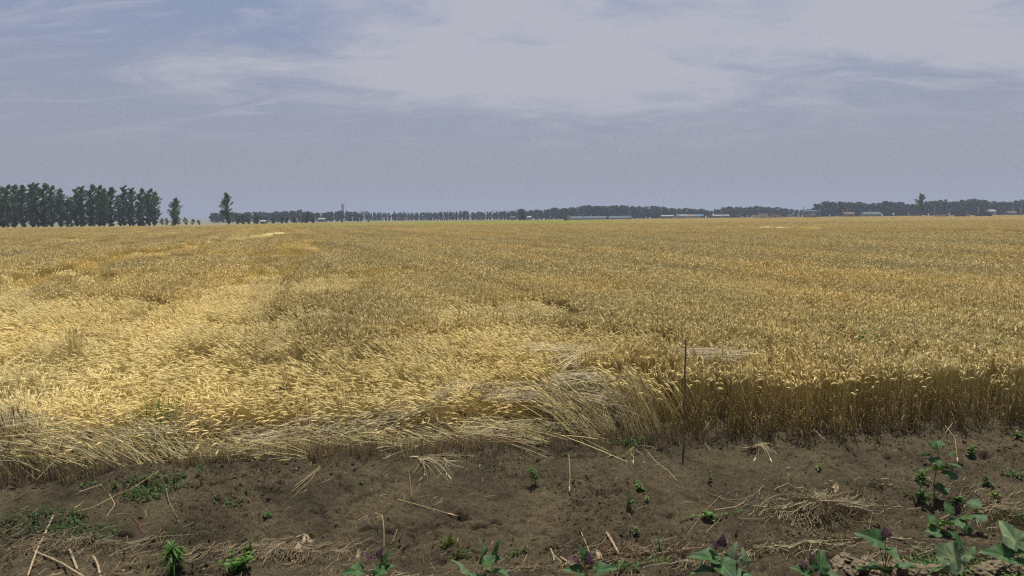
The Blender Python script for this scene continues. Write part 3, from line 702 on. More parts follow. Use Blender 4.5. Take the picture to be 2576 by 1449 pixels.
straw_line([(275, 1243), (290, 1270), (268, 1300)], 'bent whitish leaf of straw hanging below the long yellow straw', .0034, PALE)
straw_line([(1000, 1256), (1060, 1272), (1125, 1291)], 'straight bright straw with an ear lying on bare soil at centre', .0042, YEL, ear=True)
straw_line([(1038, 1174), (1028, 1180), (1036, 1250), (1044, 1256)], 'thin bent straw crossing the end of the straight bright straw', .0024, YEL*.8)
straw_line([(943, 1292), (962, 1296), (966, 1330), (966, 1378)], 'bent upright straw standing behind the purple-leaved sweet potato', .0036, YEL, [.12, .14, .08, .0], ear=False)
straw_line([(805, 1175), (770, 1205), (735, 1236)], 'lowest straw of the three lying together left of centre', .003, YEL)
straw_line([(806, 1172), (775, 1198), (742, 1222)], 'middle straw of the three lying together left of centre', .003, PALE)
straw_line([(804, 1178), (780, 1210), (737, 1250)], 'longest straw of the three lying together left of centre', .003, YEL*.9)
straw_line([(1431, 1146), (1434, 1190), (1433, 1222)], 'straight straw with a drooping ear beside the feathery weed', .0036, YEL, ear=True)
straw_line([(1622, 1126), (1650, 1162), (1682, 1186), (1706, 1214)], 'long straw running down the bank left of the stake', .0034, PALE)
straw_line([(1613, 1120), (1640, 1160), (1705, 1212)], 'dark line drawn in as the shadow of the long straw left of the stake', .0026, BROWN*.6)  # dark tube standing in for the shadow cast by the long straw
straw_line([(1796, 1046), (1768, 1086), (1750, 1104)], 'bent straw leaning on the wheat just right of the stake', .0034, YEL, [.28, .12, .0])
straw_line([(1766, 1092), (1775, 1118), (1786, 1132)], 'thin dry stalk at the foot of the wheat right of the stake', .003, PALE)
straw_line([(2064, 1068), (2066, 1110), (2068, 1142)], 'upright broken straw in front of the wheat, left of the small dark seedling', .0034, YEL, [.32, .16, .02])
straw_line([(2047, 1082), (2072, 1104), (2092, 1122)], 'hooked straw crossing the upright broken straw', .003, PALE, [.12, .1, .02])
straw_line([(2154, 1038), (2136, 1072), (2128, 1104)], 'slanting yellow straw leaning against the dark wheat stems', .0034, YEL, [.45, .22, .0])
straw_line([(2396, 1064), (2378, 1090), (2370, 1115)], 'pale curved straw above the lobed sapling', .0038, PALE, [.2, .1, .0])
straw_line([(2377, 1070), (2402, 1100), (2408, 1150)], 'hanging straw with an ear crossing the pale curved straw', .0034, YEL, [.17, .12, .02], ear=True)
straw_line([(2500, 1074), (2576, 1077)], 'long straight straw at the foot of the wheat by the right edge', .0036, YEL)
straw_line([(2374, 1376), (2398, 1422), (2412, 1449)], 'whitish dry stalk rising beside the leaf with holes', .0036, PALE*1.1, [.2, .1, 0])
straw_line([(2394, 1358), (2408, 1400), (2416, 1445)], 'thin whitish stalk crossing behind the leaf with holes', .0030, PALE*1.1, [.22, .12, .0])
straw_line([(1815, 1246), (1770, 1290), (1728, 1345)], 'long thin stalk lying below the sprawling weed', .003, GREY)
straw_line([(1462, 1338), (1476, 1372), (1494, 1420)], 'pale stalk beside the short thick corn stub at centre right', .0032, PALE)
straw_line([(1000, 1330), (985, 1368)], 'short dry stem on the soil at centre', .003, GREY)
straw_line([(1395, 1398), (1425, 1424)], 'grey dry stalk lying among the red stems at centre', .006, GREY)
straw_line([(356, 1360), (420, 1348), (498, 1344)], 'long pale green grass stem lying level at left', .004, np.array([.20, .25, .12]))
straw_line([(418, 1228), (425, 1262), (452, 1316)], 'greenish upright grass stem left of the level one', .0034, np.array([.20, .25, .12]), [.06, .03, 0])
straw_line([(330, 1296), (350, 1318), (357, 1338)], 'red curved stem lying on the soil at left', .004, np.array([.20, .05, .04]))
straw_line([(1098, 1342), (1130, 1358), (1178, 1376)], 'red stem lying under the brown grass tuft', .0034, np.array([.22, .05, .04]))
straw_line([(868, 1352), (882, 1375), (894, 1392)], 'red stem at the foot of the dark crack at centre left', .0034, np.array([.22, .05, .04]))
straw_line([(1066, 1236), (1090, 1270), (1102, 1300)], 'dark red stem running down from the fanned straw', .003, np.array([.10, .035, .03]))
straw_line([(1388, 1290), (1384, 1315)], 'short red stem standing on the soil at centre right', .0028, np.array([.22, .05, .04]), [.05, 0])
# fanned bunches
def fan_on_ground(u, v, n, L, a0, a1, label, seed, col=(PALE, YEL, GREY), th=.0022, arch=.14, ears=.25, name='straw_tuft'):
    o = on_ground(u, v); R = random.Random(seed); e = empty(name, o, label=label, cat='straw'); mb = MB()
    for k in range(n):
        a = rad(R.uniform(a0, a1)); l = L*R.uniform(.5, 1.1); cl = R.choice(col)*R.uniform(.7, 1.1); bend = R.gauss(0, .5); pts = []
        for t in (0, .2, .4, .6, .8, 1):
            aa = a+bend*t; px = R.gauss(0, .004)+l*t*cos(aa); py = l*t*sin(aa)
            gz = float(ground_fast(o.x+px, o.y+py))-o.z; pts.append((px, py, gz+.008+arch*l*4*t*(1-t)*R.uniform(.7, 1)+.0))
        mb.tube(pts, th*.7, 3, cl)
        if R.random() < ears: ear_on(mb, pts[-1], np.array(pts[-1])-np.array(pts[-2]), cl, .07)
    tag(mb.build('straw', M['straw'], e), kind='stuff')
fan_on_ground(1052, 1152, 26, .48, -75, -10, 'fanned tuft of pulled-up wheat lying with its ears downhill at centre', 41)
fan_on_ground(1118, 1150, 10, .40, -110, -60, 'narrow bunch of straw hanging down beside the fanned tuft', 42)
fan_on_ground(1900, 1120, 9, .34, -80, -40, 'small spray of thin straw right of the stake, in front of the dark stems', 43)
fan_on_ground(1590, 1128, 12, .28, -160, -20, 'splayed dry tuft at the end of the stubble', 44)
# straw heap on the bank
def heap(u, v, rx, ry, n, label, seed, cols=(GREY, PALE*.9, BROWN), L=.42, hgt=.09, name='straw_heap', th=.0019):
    o = on_ground(u, v); R = random.Random(seed); e = empty(name, o, label=label, cat='straw'); mb = MB()
    for k in range(n):
        q = abs(R.gauss(0, .55)); a = R.random()*2*pi; px, py = rx*q*cos(a), ry*q*sin(a); swirl = .5+a*.3+R.gauss(0, .55)
        if R.random() < .35: swirl = R.uniform(0, pi)
        l = L*R.uniform(.35, 1.15); d = np.array([cos(swirl), sin(swirl), 0]); s = np.array([-sin(swirl), cos(swirl), 0]); bow = R.gauss(0, .12); pts = []
        zz_ = hgt*max(0, 1-q)*R.random()+.006
        for t in (-.5, -.25, 0, .25, .5):
            p = np.array([px, py, 0])+d*l*t+s*bow*l*t*t*4
            p[2] = float(ground_fast(o.x+p[0], o.y+p[1]))-o.z+zz_+.006; pts.append(p)
        pts = np.array(pts); pts[:, 2] = (pts[:, 2]+pts[:, 2].mean())/2+.004
        mb.tube(pts, th, 3, R.choice(cols)*R.uniform(.3, .85))
    tag(mb.build('straw', M['straw'], e), kind='stuff')
heap(2050, 1285, .62, .30, 900, 'grey matted heap of old straw on the bank at right', 51)
heap(2120, 1380, .75, .22, 420, 'thin spread of dry straw below the matted heap', 52, hgt=.04)
heap(1600, 1400, .55, .20, 240, 'reddish brown dry litter in front of the corn stub', 53, cols=(BROWN, GREY, np.array([.20, .09, .05])), L=.3, hgt=.03)
heap(2500, 1290, .42, .45, 420, 'dry pale grass matted over the bank by the right edge', 54, cols=(GREY, PALE, BROWN), L=.3, hgt=.04)
heap(2400, 1405, .8, .12, 260, 'dry brown grass behind the crest clods at lower right', 55, cols=(GREY, BROWN, GREY), L=.25, hgt=.05)
heap(700, 1395, 1.1, .22, 420, 'dry brown litter between the weeds at lower left', 56, cols=(GREY, BROWN, BROWN), L=.2, hgt=.03)
heap(1500, 1425, 1.3, .14, 420, 'tangle of brown twigs and dry stems along the bottom, right of centre', 58, cols=(BROWN, GREY, BROWN*.6), L=.2, hgt=.04)
heap(1900, 1400, .9, .16, 360, 'dry stems between the biggest sweet potato and the straw spread', 59, cols=(GREY, PALE, BROWN), L=.26, hgt=.04)
heap(180, 1370, .9, .26, 300, 'dark decayed litter around the corn stalks at lower left', 57, cols=(BROWN*.7, GREY*.7, BROWN), L=.2, hgt=.03)

# scattered chaff and short straw
R = random.Random(61); mb = MB()
def bits(mb, n, xr, yr, L, cols, R, th=.0012, up=.15):
    for k in range(n):
        x = R.uniform(*xr); y = R.uniform(*yr)
        if y > float(edge(x))+.05: continue
        if float(vnoise(x*1.6, y*1.6, 300)) < R.random()*.9: continue
        a = R.uniform(0, pi); l = R.uniform(*L); z0 = float(ground_fast(x, y)); dx, dy = cos(a)*l/2, sin(a)*l/2
        za = float(ground_fast(x+dx, y+dy)); zb = float(ground_fast(x-dx, y-dy)); c = R.choice(cols)*R.uniform(.6, 1.2)
        mb.tube([(x-dx, y-dy, zb+.004), (x, y, max(z0, (za+zb)/2)+.006), (x+dx, y+dy, za+.004+R.random()*up*l)], th*R.uniform(.7, 1.5), 3, c)
bits(mb, 1500, (-6.8, 6.8), (4.3, 7.9), (.02, .10), (PALE, GREY, GREY, BROWN), R)
bits(mb, 1900, (-5.5, 6.0), (4.3, 5.5), (.03, .15), (GREY*.7, BROWN, BROWN*.6, PALE*.8), R, .0013, .4)
bits(mb, 500, (2.5, 6.5), (5.0, 7.2), (.02, .09), (PALE, GREY, GREY), R)
o = mb.build('chaff', M['straw']); tag(o, 'short bits of straw and chaff strewn over the soil bank', 'straw', kind='stuff')
# crumbs of soil
def lump(seed, sub=1):
    R = random.Random(seed); import bmesh
    bm = bmesh.new(); bmesh.ops.create_icosphere(bm, subdivisions=sub+1, radius=1)
    for v in bm.verts:
        k = 1+R.uniform(-.22, .22); v.co = Vector((v.co.x*k*1.15, v.co.y*k, v.co.z*k*.75))
    me = bpy.data.meshes.new('soil_crumb'); bm.to_mesh(me); bm.free(); me.materials.append(M['dryearth' if seed >= 200 else 'earth']); return me
lumps = [lump(i, 1 if i < 4 else 0) for i in range(8)]
cr_src = source_collection('soil_crumb', lumps)
r = np.random.default_rng(71); n = 60000; x = r.uniform(-6.9, 6.9, n); y = r.uniform(4.2, 7.9, n)
k = (y < edge(x)-.02) & (r.random(n) < .15+.85*sstep(fbm(x, y, .9, 3, 31), -.2, .25)); x, y = x[k], y[k]
s = np.exp(r.normal(-5.2, .42, x.shape)); s = np.minimum(s, .018)
n2_ = 900; x2 = r.uniform(-6.9, 6.9, n2_); y2 = r.uniform(4.3, 7.8, n2_); k2 = (y2 < edge(x2)-.04) & (fbm(x2, y2, .9, 3, 31) > -.05); x2, y2 = x2[k2], y2[k2]; s2 = r.uniform(.012, .030, x2.shape)
x = np.concatenate([x, x2]); y = np.concatenate([y, y2]); s = np.concatenate([s, s2])
scatter('soil_crumbs', cr_src, np.stack([x, y, ground_z(x, y)-s*.1], -1), r.uniform(0, 6.28, (len(x), 3)), np.stack([s]*3, -1), r.integers(0, 8, x.shape),
        label='small crumbs of dark earth all over the bank', cat='soil', kind='stuff')
# bigger clods on the near crest, lower right
R = random.Random(72); big = [lump(200+i, 2) for i in range(4)]
where = [(2085, 1442), (2110, 1425), (2130, 1410), (2140, 1440), (2165, 1430), (2185, 1418), (2200, 1440), (2222, 1430), (2245, 1442), (2262, 1425), (2290, 1438), (2312, 1432), (2340, 1443), (2385, 1440), (2440, 1436), (2470, 1442), (2500, 1432), (2530, 1440), (2560, 1436)]
for i, (u, v) in enumerate(where):
    p = on_ground(u, v); o = bpy.data.objects.new('soil_clod', big[i % 4]); C.objects.link(o); q = R.uniform(.034, .062); o.scale = (q*1.2, q, q*.9)
    o.location = p+Vector((0, 0, q*.25)); o.rotation_euler = (R.uniform(-.4, .4), R.uniform(-.4, .4), R.uniform(0, 6.28))
    tag(o, '%s pale brown earth clod from the left along the lower right edge' % ORD[i], 'clod', 'earth clods along the lower right edge')

# ================================================================== LEAVES AND WEEDS
def interp_outline(tab, n):
    th = np.linspace(-pi, pi, n, endpoint=False); a = np.array([rad(t) for t, _ in tab]); rr = np.array([q for _, q in tab])
    return th, np.interp(np.abs(th), a, rr)
SWEET = [(0, .98), (8, .86), (22, .62), (42, .50), (58, .52), (72, .53), (82, .52), (100, .48), (125, .46), (148, .46), (165, .32), (180, .13)]
ROUND = [(0, .80), (10, .70), (30, .60), (55, .60), (80, .60), (110, .58), (140, .50), (162, .38), (180, .22)]
LOBED = [(0, .85), (12, .66), (22, .55), (34, .70), (46, .56), (60, .66), (75, .56), (95, .60), (120, .46), (150, .34), (180, .2)]
def broad_leaf(L, tab, fold=.25, droop=.3, holes=False, veins=(0, 38, 74, 128), seed=0, rings=6, nseg=44):
    """leaf of length about L in the xy plane, tip along +x, petiole at the origin"""
    R = random.Random(seed); th, rr = interp_outline(tab, nseg); sc_ = L/1.12; V = [(0, 0, 0)]; c = [(1.5, 1.4, 1.2)]
    ph = R.uniform(0, 6)
    for k in range(1, rings+1):
        f_ = k/rings
        for t, q in zip(th, rr):
            d = q*f_*(1+.03*sin(9*t+ph)*(k == rings)); x, y = d*cos(t), d*sin(t)
            zz_ = fold*abs(y)-droop*(x*x*.6+y*y*.9)+.035*sin(5*t+ph)*f_*f_
            V.append((x*sc_, y*sc_, zz_*sc_))
            dv = min(abs(abs(math.degrees(t))-v_) for v_ in veins)*d
            c.append((1.55, 1.45, 1.3) if dv < 2.2 else ((.92, .95, .9) if (k+int(t*6)) % 2 else (1.05, 1.04, 1.0)))
    F = [(0, 1+j, 1+(j+1) % nseg) for j in range(nseg)]
    for k in range(rings-1):
        for j in range(nseg):
            a = 1+k*nseg+j; b = 1+k*nseg+(j+1) % nseg
            if holes and (k, j) in holes: continue
            F.append((a, a+nseg, b+nseg, b))
    mb = MB(); mb.add(V, F, np.array(c)); return mb
def leaf_obj(parent, base, azim, pitch, roll, L, tab, m, seed, label=None, petiole_from=None, holes=False, fold=.25, droop=.3, name='leaf'):
    o = broad_leaf(L, tab, fold, droop, holes, seed=seed).build(name, M[m], parent, True)
    o.location = base; o.rotation_euler = (Matrix.Rotation(rad(azim), 3, 'Z') @ Matrix.Rotation(-rad(pitch), 3, 'Y') @ Matrix.Rotation(rad(roll), 3, 'X')).to_euler()
    if label: o['label'] = label
    if petiole_from is not None:
        a = np.array(petiole_from, float); b = np.array(base, float); mid = (a+b)/2+np.array([0, 0, .15*np.linalg.norm(b-a)])
        k = MB(); k.tube([a, (a+mid)/2+[0, 0, .01], mid, (mid+b)/2+[0, 0, .004], b], .0022, 5); k.build('petiole', M['stemgreen'], parent, True)
    return o
def toward(u, v, base):      # offset, in the plant's own space, of a leaf seen at (u, v) at the plant's distance
    d = ray(u, v); t = base.y/d[1]; return Vector((d[0]*t-base.x, 0, CAM_H+d[2]*t-base.z))
def sweet_potato(u, v, label, leaves, seed, sz=1.):
    """leaves: (u, v, dy, azimuth, pitch, roll, length, material)"""
    b = on_ground(u, v); e = empty('sweet_potato_plant', b, label=label, cat='plant'); k = MB(); root = np.array([0, 0, 0.])
    k.tube([(0, 0, -.03), (.004, 0, .05), (-.004, .006, .10)], [.005, .004, .003], 6); k.build('stem', M['stemgreen'], e, True)
    for i, (lu, lv_, dy, az, pi_, ro_, L, m) in enumerate(leaves):
        o = toward(lu, lv_, b); o.y = dy
        lab = 'young purple leaf' if m == 'leafpurple' else ('pale leaf turned to show its underside' if m == 'leafpale' else None)
        leaf_obj(e, o, az, pi_, ro_, L*sz*(.8 if m == 'leafpurple' else 1.05), SWEET, m, seed*10+i, lab, (0, 0, .05), fold=.55, droop=.42)
    return e
# azimuth 0 = right, 90 = away, -90 = towards the viewer; pitch lifts the tip
sweet_potato(940, 1470, 'sweet potato plant with a dull purple leaf above green ones, at bottom left of centre', [
    (905, 1428, -.05, 200, 10, -20, .12, 'leaf'), (958, 1432, -.04, 20, 25, 15, .12, 'leaf'), (925, 1403, .0, 150, 45, 20, .10, 'leafpurple'),
    (955, 1400, .02, 60, 60, -10, .09, 'leafpurple'), (930, 1448, -.08, -80, 5, 10, .12, 'leaf'), (970, 1412, .0, 40, 65, 0, .09, 'leaf')], 1)
sweet_potato(1200, 1475, 'large sweet potato plant with two leaves pointing up, at bottom centre', [
    (1165, 1436, -.04, 150, 55, 25, .14, 'leafpale'), (1212, 1395, .0, 95, 82, 70, .13, 'leafpale'), (1250, 1400, .01, 70, 78, -60, .13, 'leaf'),
    (1225, 1412, -.03, 20, 20, 10, .13, 'leaf'), (1245, 1432, -.05, -30, 12, -15, .14, 'leaf'), (1150, 1450, -.08, -150, 5, 12, .13, 'leaf'), (1205, 1440, -.07, -100, 0, 0, .12, 'leaf')], 2)
sweet_potato(1478, 1478, 'sweet potato plant with one narrow raised leaf, right of bottom centre', [
    (1455, 1434, -.02, 190, 20, -15, .12, 'leaf'), (1508, 1432, -.02, -5, 18, 15, .13, 'leaf'), (1466, 1405, .02, 110, 70, 30, .10, 'leaf'), (1480, 1412, .0, 70, 62, 20, .09, 'leafpurple'),
    (1450, 1415, .0, 170, 38, 0, .09, 'leafpurple'), (1485, 1448, -.07, -90, 4, 0, .12, 'leaf')], 3)
sweet_potato(1815, 1476, 'biggest sweet potato plant, a tall pale leaf raised on its right, at lower right', [
    (1790, 1405, -.01, 175, 14, -10, .16, 'leaf'), (1812, 1415, -.05, -70, -10, 10, .17, 'leaf'), (1846, 1412, .0, 75, 75, -45, .14, 'leafpale'), (1800, 1380, .03, 120, 60, 20, .09, 'leafpurple'),
    (1822, 1374, .04, 60, 70, 0, .09, 'leafpurple'), (1780, 1430, -.04, 185, 5, 10, .14, 'leaf'), (1850, 1440, -.06, -30, 8, 0, .14, 'leaf'), (1815, 1448, -.09, -100, 0, 5, .14, 'leaf')], 4)
sweet_potato(1885, 1474, 'single round pale leaf on its own stalk right of the biggest plant', [(1872, 1412, 0, 80, 70, 30, .09, 'leafpale')], 5)
sweet_potato(2045, 1478, 'sweet potato plant with purple tips below the straw heap', [
    (2025, 1438, -.02, 170, 25, -20, .11, 'leaf'), (2062, 1425, .0, 55, 55, 25, .12, 'leaf'), (2045, 1415, .01, 95, 66, 0, .08, 'leafpurple'), (2075, 1445, -.04, -20, 12, 0, .12, 'leaf'), (2022, 1425, .0, 130, 50, 0, .07, 'leafpurple')], 6)
sweet_potato(2225, 1462, 'sweet potato plant with wide grey-green leaf and purple shoots, left of the holed leaf', [
    (2210, 1362, .02, 160, 18, -35, .15, 'leaf'), (2235, 1350, .03, 80, 60, 0, .09, 'leafpurple'), (2232, 1385, -.01, -80, 5, 0, .11, 'leaf'), (2205, 1425, -.05, 170, 8, 20, .17, 'leaf'), (2262, 1420, -.04, -10, 14, -10, .12, 'leaf'), (2250, 1390, .0, 40, 50, 10, .08, 'leafpurple')], 7)
b = on_ground(2425, 1462); e = empty('sweet_potato_plant', b, label='sweet potato plant whose big pale leaf has insect holes, at lower right', cat='plant')
k = MB(); k.tube([(0, 0, -.03), (0, 0, .05), (-.02, .01, .14), (-.04, 0, .2)], [.005, .004, .003, .002], 6); k.build('stem', M['stemgreen'], e, True)
o = toward(2400, 1402, b); o.y = -.02
leaf_obj(e, o, 140, 25, -55, .19, ROUND, 'leafpale', 88, 'large pale leaf with four insect holes', (0, 0, .12), holes=[(2, 5), (3, 12), (3, 36), (2, 30), (3, 30), (1, 40)], fold=.1, droop=.15)
for i, (lu, lv_, az, p_, ro_, L) in enumerate([(2368, 1428, 200, 0, 30, .13), (2440, 1395, 30, 45, 0, .08), (2415, 1370, 100, 60, 20, .10)]):
    o = toward(lu, lv_, b); leaf_obj(e, o, az, p_, ro_, L, SWEET, 'leaf', 90+i, None, (0, 0, .1))
sweet_potato(2560, 1466, 'sweet potato plant with overlapping grey-green leaves at the right edge', [
    (2530, 1400, .0, 165, 12, -25, .16, 'leaf'), (2560, 1365, .02, 110, 45, -30, .16, 'leafpale'), (2562, 1412, -.04, -60, 4, 0, .15, 'leaf'), (2575, 1385, .0, 20, 25, 0, .14, 'leaf'), (2560, 1432, -.06, -100, 20, 0, .09, 'leafpurple')], 8)

def small_leaf(mb, base, az, pitch, L, wd, col, droop=.5):
    d = np.array([cos(az), sin(az), 0]); s = np.array([-sin(az), cos(az), 0]); base = np.array(base, float); V = []; 
    for t, w_ in ((0, .12), (.3, .85), (.6, 1), (.85, .6), (1, .05)):
        p = base+d*L*t*cos(pitch)+np.array([0, 0, L*(sin(pitch)*t-droop*t*t)]); up = np.array([0, 0, wd*w_*.22])
        V += [p-s*wd*w_*.5+up, p, p+s*wd*w_*.5+up]
    F = [q for i in range(4) for q in ((3*i, 3*i+1, 3*i+4, 3*i+3), (3*i+1, 3*i+2, 3*i+5, 3*i+4))]
    mb.add(V, F, col)
def weed(u, v, label, h, spread, n, seed, kind='leafy', tint=(1, 1, 1), lift=0., lw=.42, lean=(0, 0), z0=None, cat='weed', name='weed'):
    b = on_ground(u, v) if z0 is None else at_z(u, v, z0)
    if z0 is not None: h0 = z0; b.z = 0
    else: h0 = 0
    R = random.Random(seed); e = empty(name, b, label=label, cat=cat); st = MB(); lf = MB(); tint = np.array(tint)
    if kind == 'leafy':
        ns = max(1, int(n/14))
        for s_ in range(ns):
            a0 = R.uniform(0, 2*pi); tl = h0+h*R.uniform(.75, 1.05); off = spread*(.5 if n < 60 else 1.3)*sqrt(R.random())*(ns > 1); top = np.array([lean[0]*h+off*cos(a0), lean[1]*h+off*sin(a0), tl])
            P = [np.array([0, 0, -.02]), top*np.array([.3, .3, .4]), top*np.array([.7, .7, .75]), top]; s1 = MB(); s1.tube(P, [.003, .0026, .002, .001], 4); s1.build('stem', M['stemgreen'], e)
            for k in range(n//ns):
                t = R.uniform(.12, 1) if h0 == 0 else R.uniform(max(.1, 1-h*1.1/tl), 1); p = top*t; az = k*2.4+R.gauss(0, .3); L = spread*(1 if n < 60 else .55)*R.uniform(.5, 1)*(1.15-.6*t)
                small_leaf(lf, p, az, rad(R.uniform(10, 50)), L, L*lw, tint*R.uniform(.7, 1.25), R.uniform(.2, .6))
    elif kind == 'fern':
        top = np.array([lean[0]*h, lean[1]*h, h]); st.tube([(0, 0, -.02), top*.5+[0, 0, .1*h], top], [.003, .0025, .001], 4)
        for k in range(n):
            t = R.uniform(.2, 1); p = top*t+np.array([0, 0, .4*h*t*(1-t)]); az = R.uniform(0, 2*pi); L = spread*R.uniform(.6, 1)
            small_leaf(lf, p, az, rad(R.uniform(0, 60)), L, L*.13, tint*R.uniform(.7, 1.2), R.uniform(.4, .9))
    elif kind == 'grass':
        for k in range(n):
            az = R.uniform(0, 2*pi) if lean == (0, 0) else atan2(lean[1], lean[0])+R.gauss(0, .5); L = h*R.uniform(.5, 1.1)
            small_leaf(lf, (R.gauss(0, .012), R.gauss(0, .012), 0), az, rad(R.uniform(25, 80) if lean == (0, 0) else R.uniform(2, 25)), L, .006, tint*R.uniform(.6, 1.2), R.uniform(.1, .5))
    elif kind == 'mat':
        for k in range(n):
            q = spread*sqrt(R.random()); a = R.random()*2*pi; px, py = q*cos(a)*1.6, q*sin(a)*.7; gz = float(ground_fast(b.x+px, b.y+py))-b.z
            small_leaf(lf, (px, py, gz+R.uniform(0, h)), R.uniform(0, 2*pi), rad(R.uniform(0, 50)), R.uniform(.018, .038), R.uniform(.010, .018), tint*R.uniform(.6, 1.25), .3)
            if k % 3 == 0: st.tube([(px, py, gz-.01), (px+R.gauss(0, .01), py, gz+h*.7)], .0012, 3)
    if st.n:
        so_ = st.build('stem', M['stemgreen'], e)
        if kind == 'mat': so_['kind'] = 'stuff'
    o = lf.build('foliage', M['weed'], e, True); return e
weed(912, 1216, 'lone seedling with five pointed leaves on bare soil, left of centre', .035, .075, 7, 1, tint=(1, .9, 1), lw=.34)
weed(1352, 1224, 'feathery weed drooping to the left, at centre', .19, .085, 120, 2, 'fern', (.8, .8, .9), lean=(-.35, 0))
weed(1442, 1212, 'small bright seedling right of the straw with an ear', .06, .05, 12, 3)
weed(1582, 1280, 'bushy weed with a dark base, lower of the pair at centre right', .17, .075, 60, 4, tint=(.75, .8, .8), lw=.6)
weed(1606, 1232, 'small leafy weed just above the bushy one', .09, .07, 22, 5, lw=.6)
weed(1625, 1262, 'yellowing bent sprig beside the bushy weed', .07, .04, 7, 6, tint=(1.7, 1.3, .6), lean=(.3, 0), lw=.7)
weed(1787, 1212, 'tall thin weed with round leaves right of the stake', .19, .04, 26, 7, tint=(.8, .85, 1), lw=.75, lean=(-.12, 0))
weed(2060, 1182, 'small seedling casting a dark shadow, left of the straw heap top', .06, .05, 10, 8, lw=.5)
weed(1598, 1116, 'low green weed growing at the end of the stubble', .06, .10, 160, 9, 'mat')
weed(1545, 1122, 'thin green sprigs in the stubble at centre', .04, .08, 60, 10, 'mat', (.8, .8, .8))
weed(1785, 1308, 'sprawling weed with runners to both sides, at centre right', .09, .10, 40, 11, lw=.5)
weed(1440, 1150, 'tiny green sprout under the stubble at centre', .02, .03, 8, 66)
for j, (a, b_) in enumerate((((1775, 1300), (1712, 1306)), ((1795, 1298), (1862, 1284)))):
    pass
weed(1660, 1395, 'upright thin weed standing in front of the reddish litter', .18, .05, 30, 12, tint=(.7, .8, .7))
weed(1600, 1345, 'small dark green weed between the corn stub and the sprawling weed', .05, .06, 16, 13, tint=(.7, .75, .7))
weed(2443, 1150, 'leafy weed high on the bank right of the sapling', .13, .085, 40, 14, tint=(.85, .9, .8), lw=.5)
weed(2557, 1105, 'bright leafy weed at the foot of the wheat by the right edge', .12, .09, 26, 15, lw=.4)
weed(2484, 1222, 'dark leafy weed half way down the bank at right', .10, .08, 34, 16, tint=(.6, .7, .6))
weed(2502, 1256, 'yellow-green weed below the dark leafy one at right', .08, .08, 22, 17, tint=(1.3, 1.1, .6), lw=.6)
weed(2556, 1200, 'low green weed on the bank at the right edge', .05, .09, 70, 18, 'mat', (.8, .85, .8))
weed(2545, 1310, 'faint green weed among the matted grass at right', .06, .08, 50, 19, 'mat', (.6, .7, .6))
weed(2318, 1215, 'weed with narrow upright leaves left of the sapling stem', .15, .10, 44, 20, tint=(.75, .9, .7), lw=.35)
weed(2315, 1262, 'lush weed around the foot of the lobed sapling', .16, .12, 90, 21, tint=(.75, .9, .7), lw=.4)
weed(2410, 1270, 'yellow-green weed right of the sapling foot', .09, .09, 30, 22, tint=(1.3, 1.15, .6), lw=.6)
weed(2352, 1340, 'bright narrow-leaved weed below the sapling', .10, .10, 34, 23, tint=(1.1, 1.1, .6), lw=.5)
weed(2470, 1420, 'strip of small bright ground cover above the clods at right', .03, .34, 620, 24, 'mat', (1, 1, .8), name='ground_cover')
weed(2350, 1420, 'small bright green patch below the leaf with holes', .03, .10, 120, 25, 'mat', (.9, 1, .8), name='ground_cover')
weed(437, 1440, 'feathery dark green weed at the bottom left', .22, .13, 150, 26, 'fern', (.85, .95, .8))
weed(600, 1440, 'bushy bright green weed at the bottom left', .17, .13, 150, 27, tint=(1.05, 1.05, .8), lw=.6)
weed(630, 1390, 'sparse stalky weed with thin pale stems above the bushy one', .2, .05, 26, 28, tint=(.9, 1, .8))
weed(470, 1196, 'clump of flattened grey-green grass lying on the bank at left', .26, .2, 60, 29, 'grass', (.75, .62, 1.2), lean=(-.8, -.3))
weed(505, 1190, 'splayed blades at the right end of the flattened grass clump', .17, .2, 24, 30, 'grass', (.9, .8, 1.2))
weed(395, 1225, 'dark green weeds below the flattened grass at left', .04, .20, 240, 31, 'mat', (.6, .75, .7))
weed(355, 1250, 'patch of small weeds under the long yellow straw', .04, .13, 130, 32, 'mat', (.65, .8, .7))
weed(290, 1225, 'small weed above the long yellow straw at left', .06, .05, 18, 33, tint=(.7, .8, .6))
weed(230, 1225, 'tiny seedlings on the bank at the far left', .02, .09, 26, 34, 'mat', (.8, .9, .8))
weed(105, 1320, 'dark patch of weeds around the broken corn stalk', .06, .26, 330, 35, 'mat', (.45, .6, .5))
weed(200, 1345, 'dark green weeds right of the broken corn stalk', .06, .2, 220, 36, 'mat', (.45, .6, .5))
weed(620, 1240, 'small sprig on the bank left of the three straws', .07, .04, 14, 37, tint=(.8, .9, .6))
weed(580, 1265, 'low sprigs below the small sprig at left', .03, .10, 50, 38, 'mat', (.75, .8, .6))
weed(672, 1305, 'wilted green weed on the bank left of centre', .09, .07, 26, 39, tint=(.7, .8, .6))
weed(1130, 1372, 'brownish wiry grass tuft at lower centre', .14, .1, 90, 40, 'grass', (1.3, .75, .5))
weed(1300, 1398, 'yellowish low weed right of the large plant at bottom centre', .04, .06, 40, 41, 'mat', (.9, .65, .35))
weed(1160, 1400, 'yellow-green sprigs behind the pale leaf at bottom centre', .04, .06, 50, 42, 'mat', (.8, .75, .35))
weed(1650, 1425, 'fresh green weed beside the biggest sweet potato, on its left', .06, .08, 60, 43, 'mat', (.9, 1, .7))
weed(1570, 1432, 'dark green leaves at the bottom edge right of centre', .05, .08, 50, 67, 'mat', (.6, .8, .6))
weed(785, 1352, 'reddish wilted sprig on the soil left of centre', .05, .05, 16, 68, tint=(1.6, .5, .5))
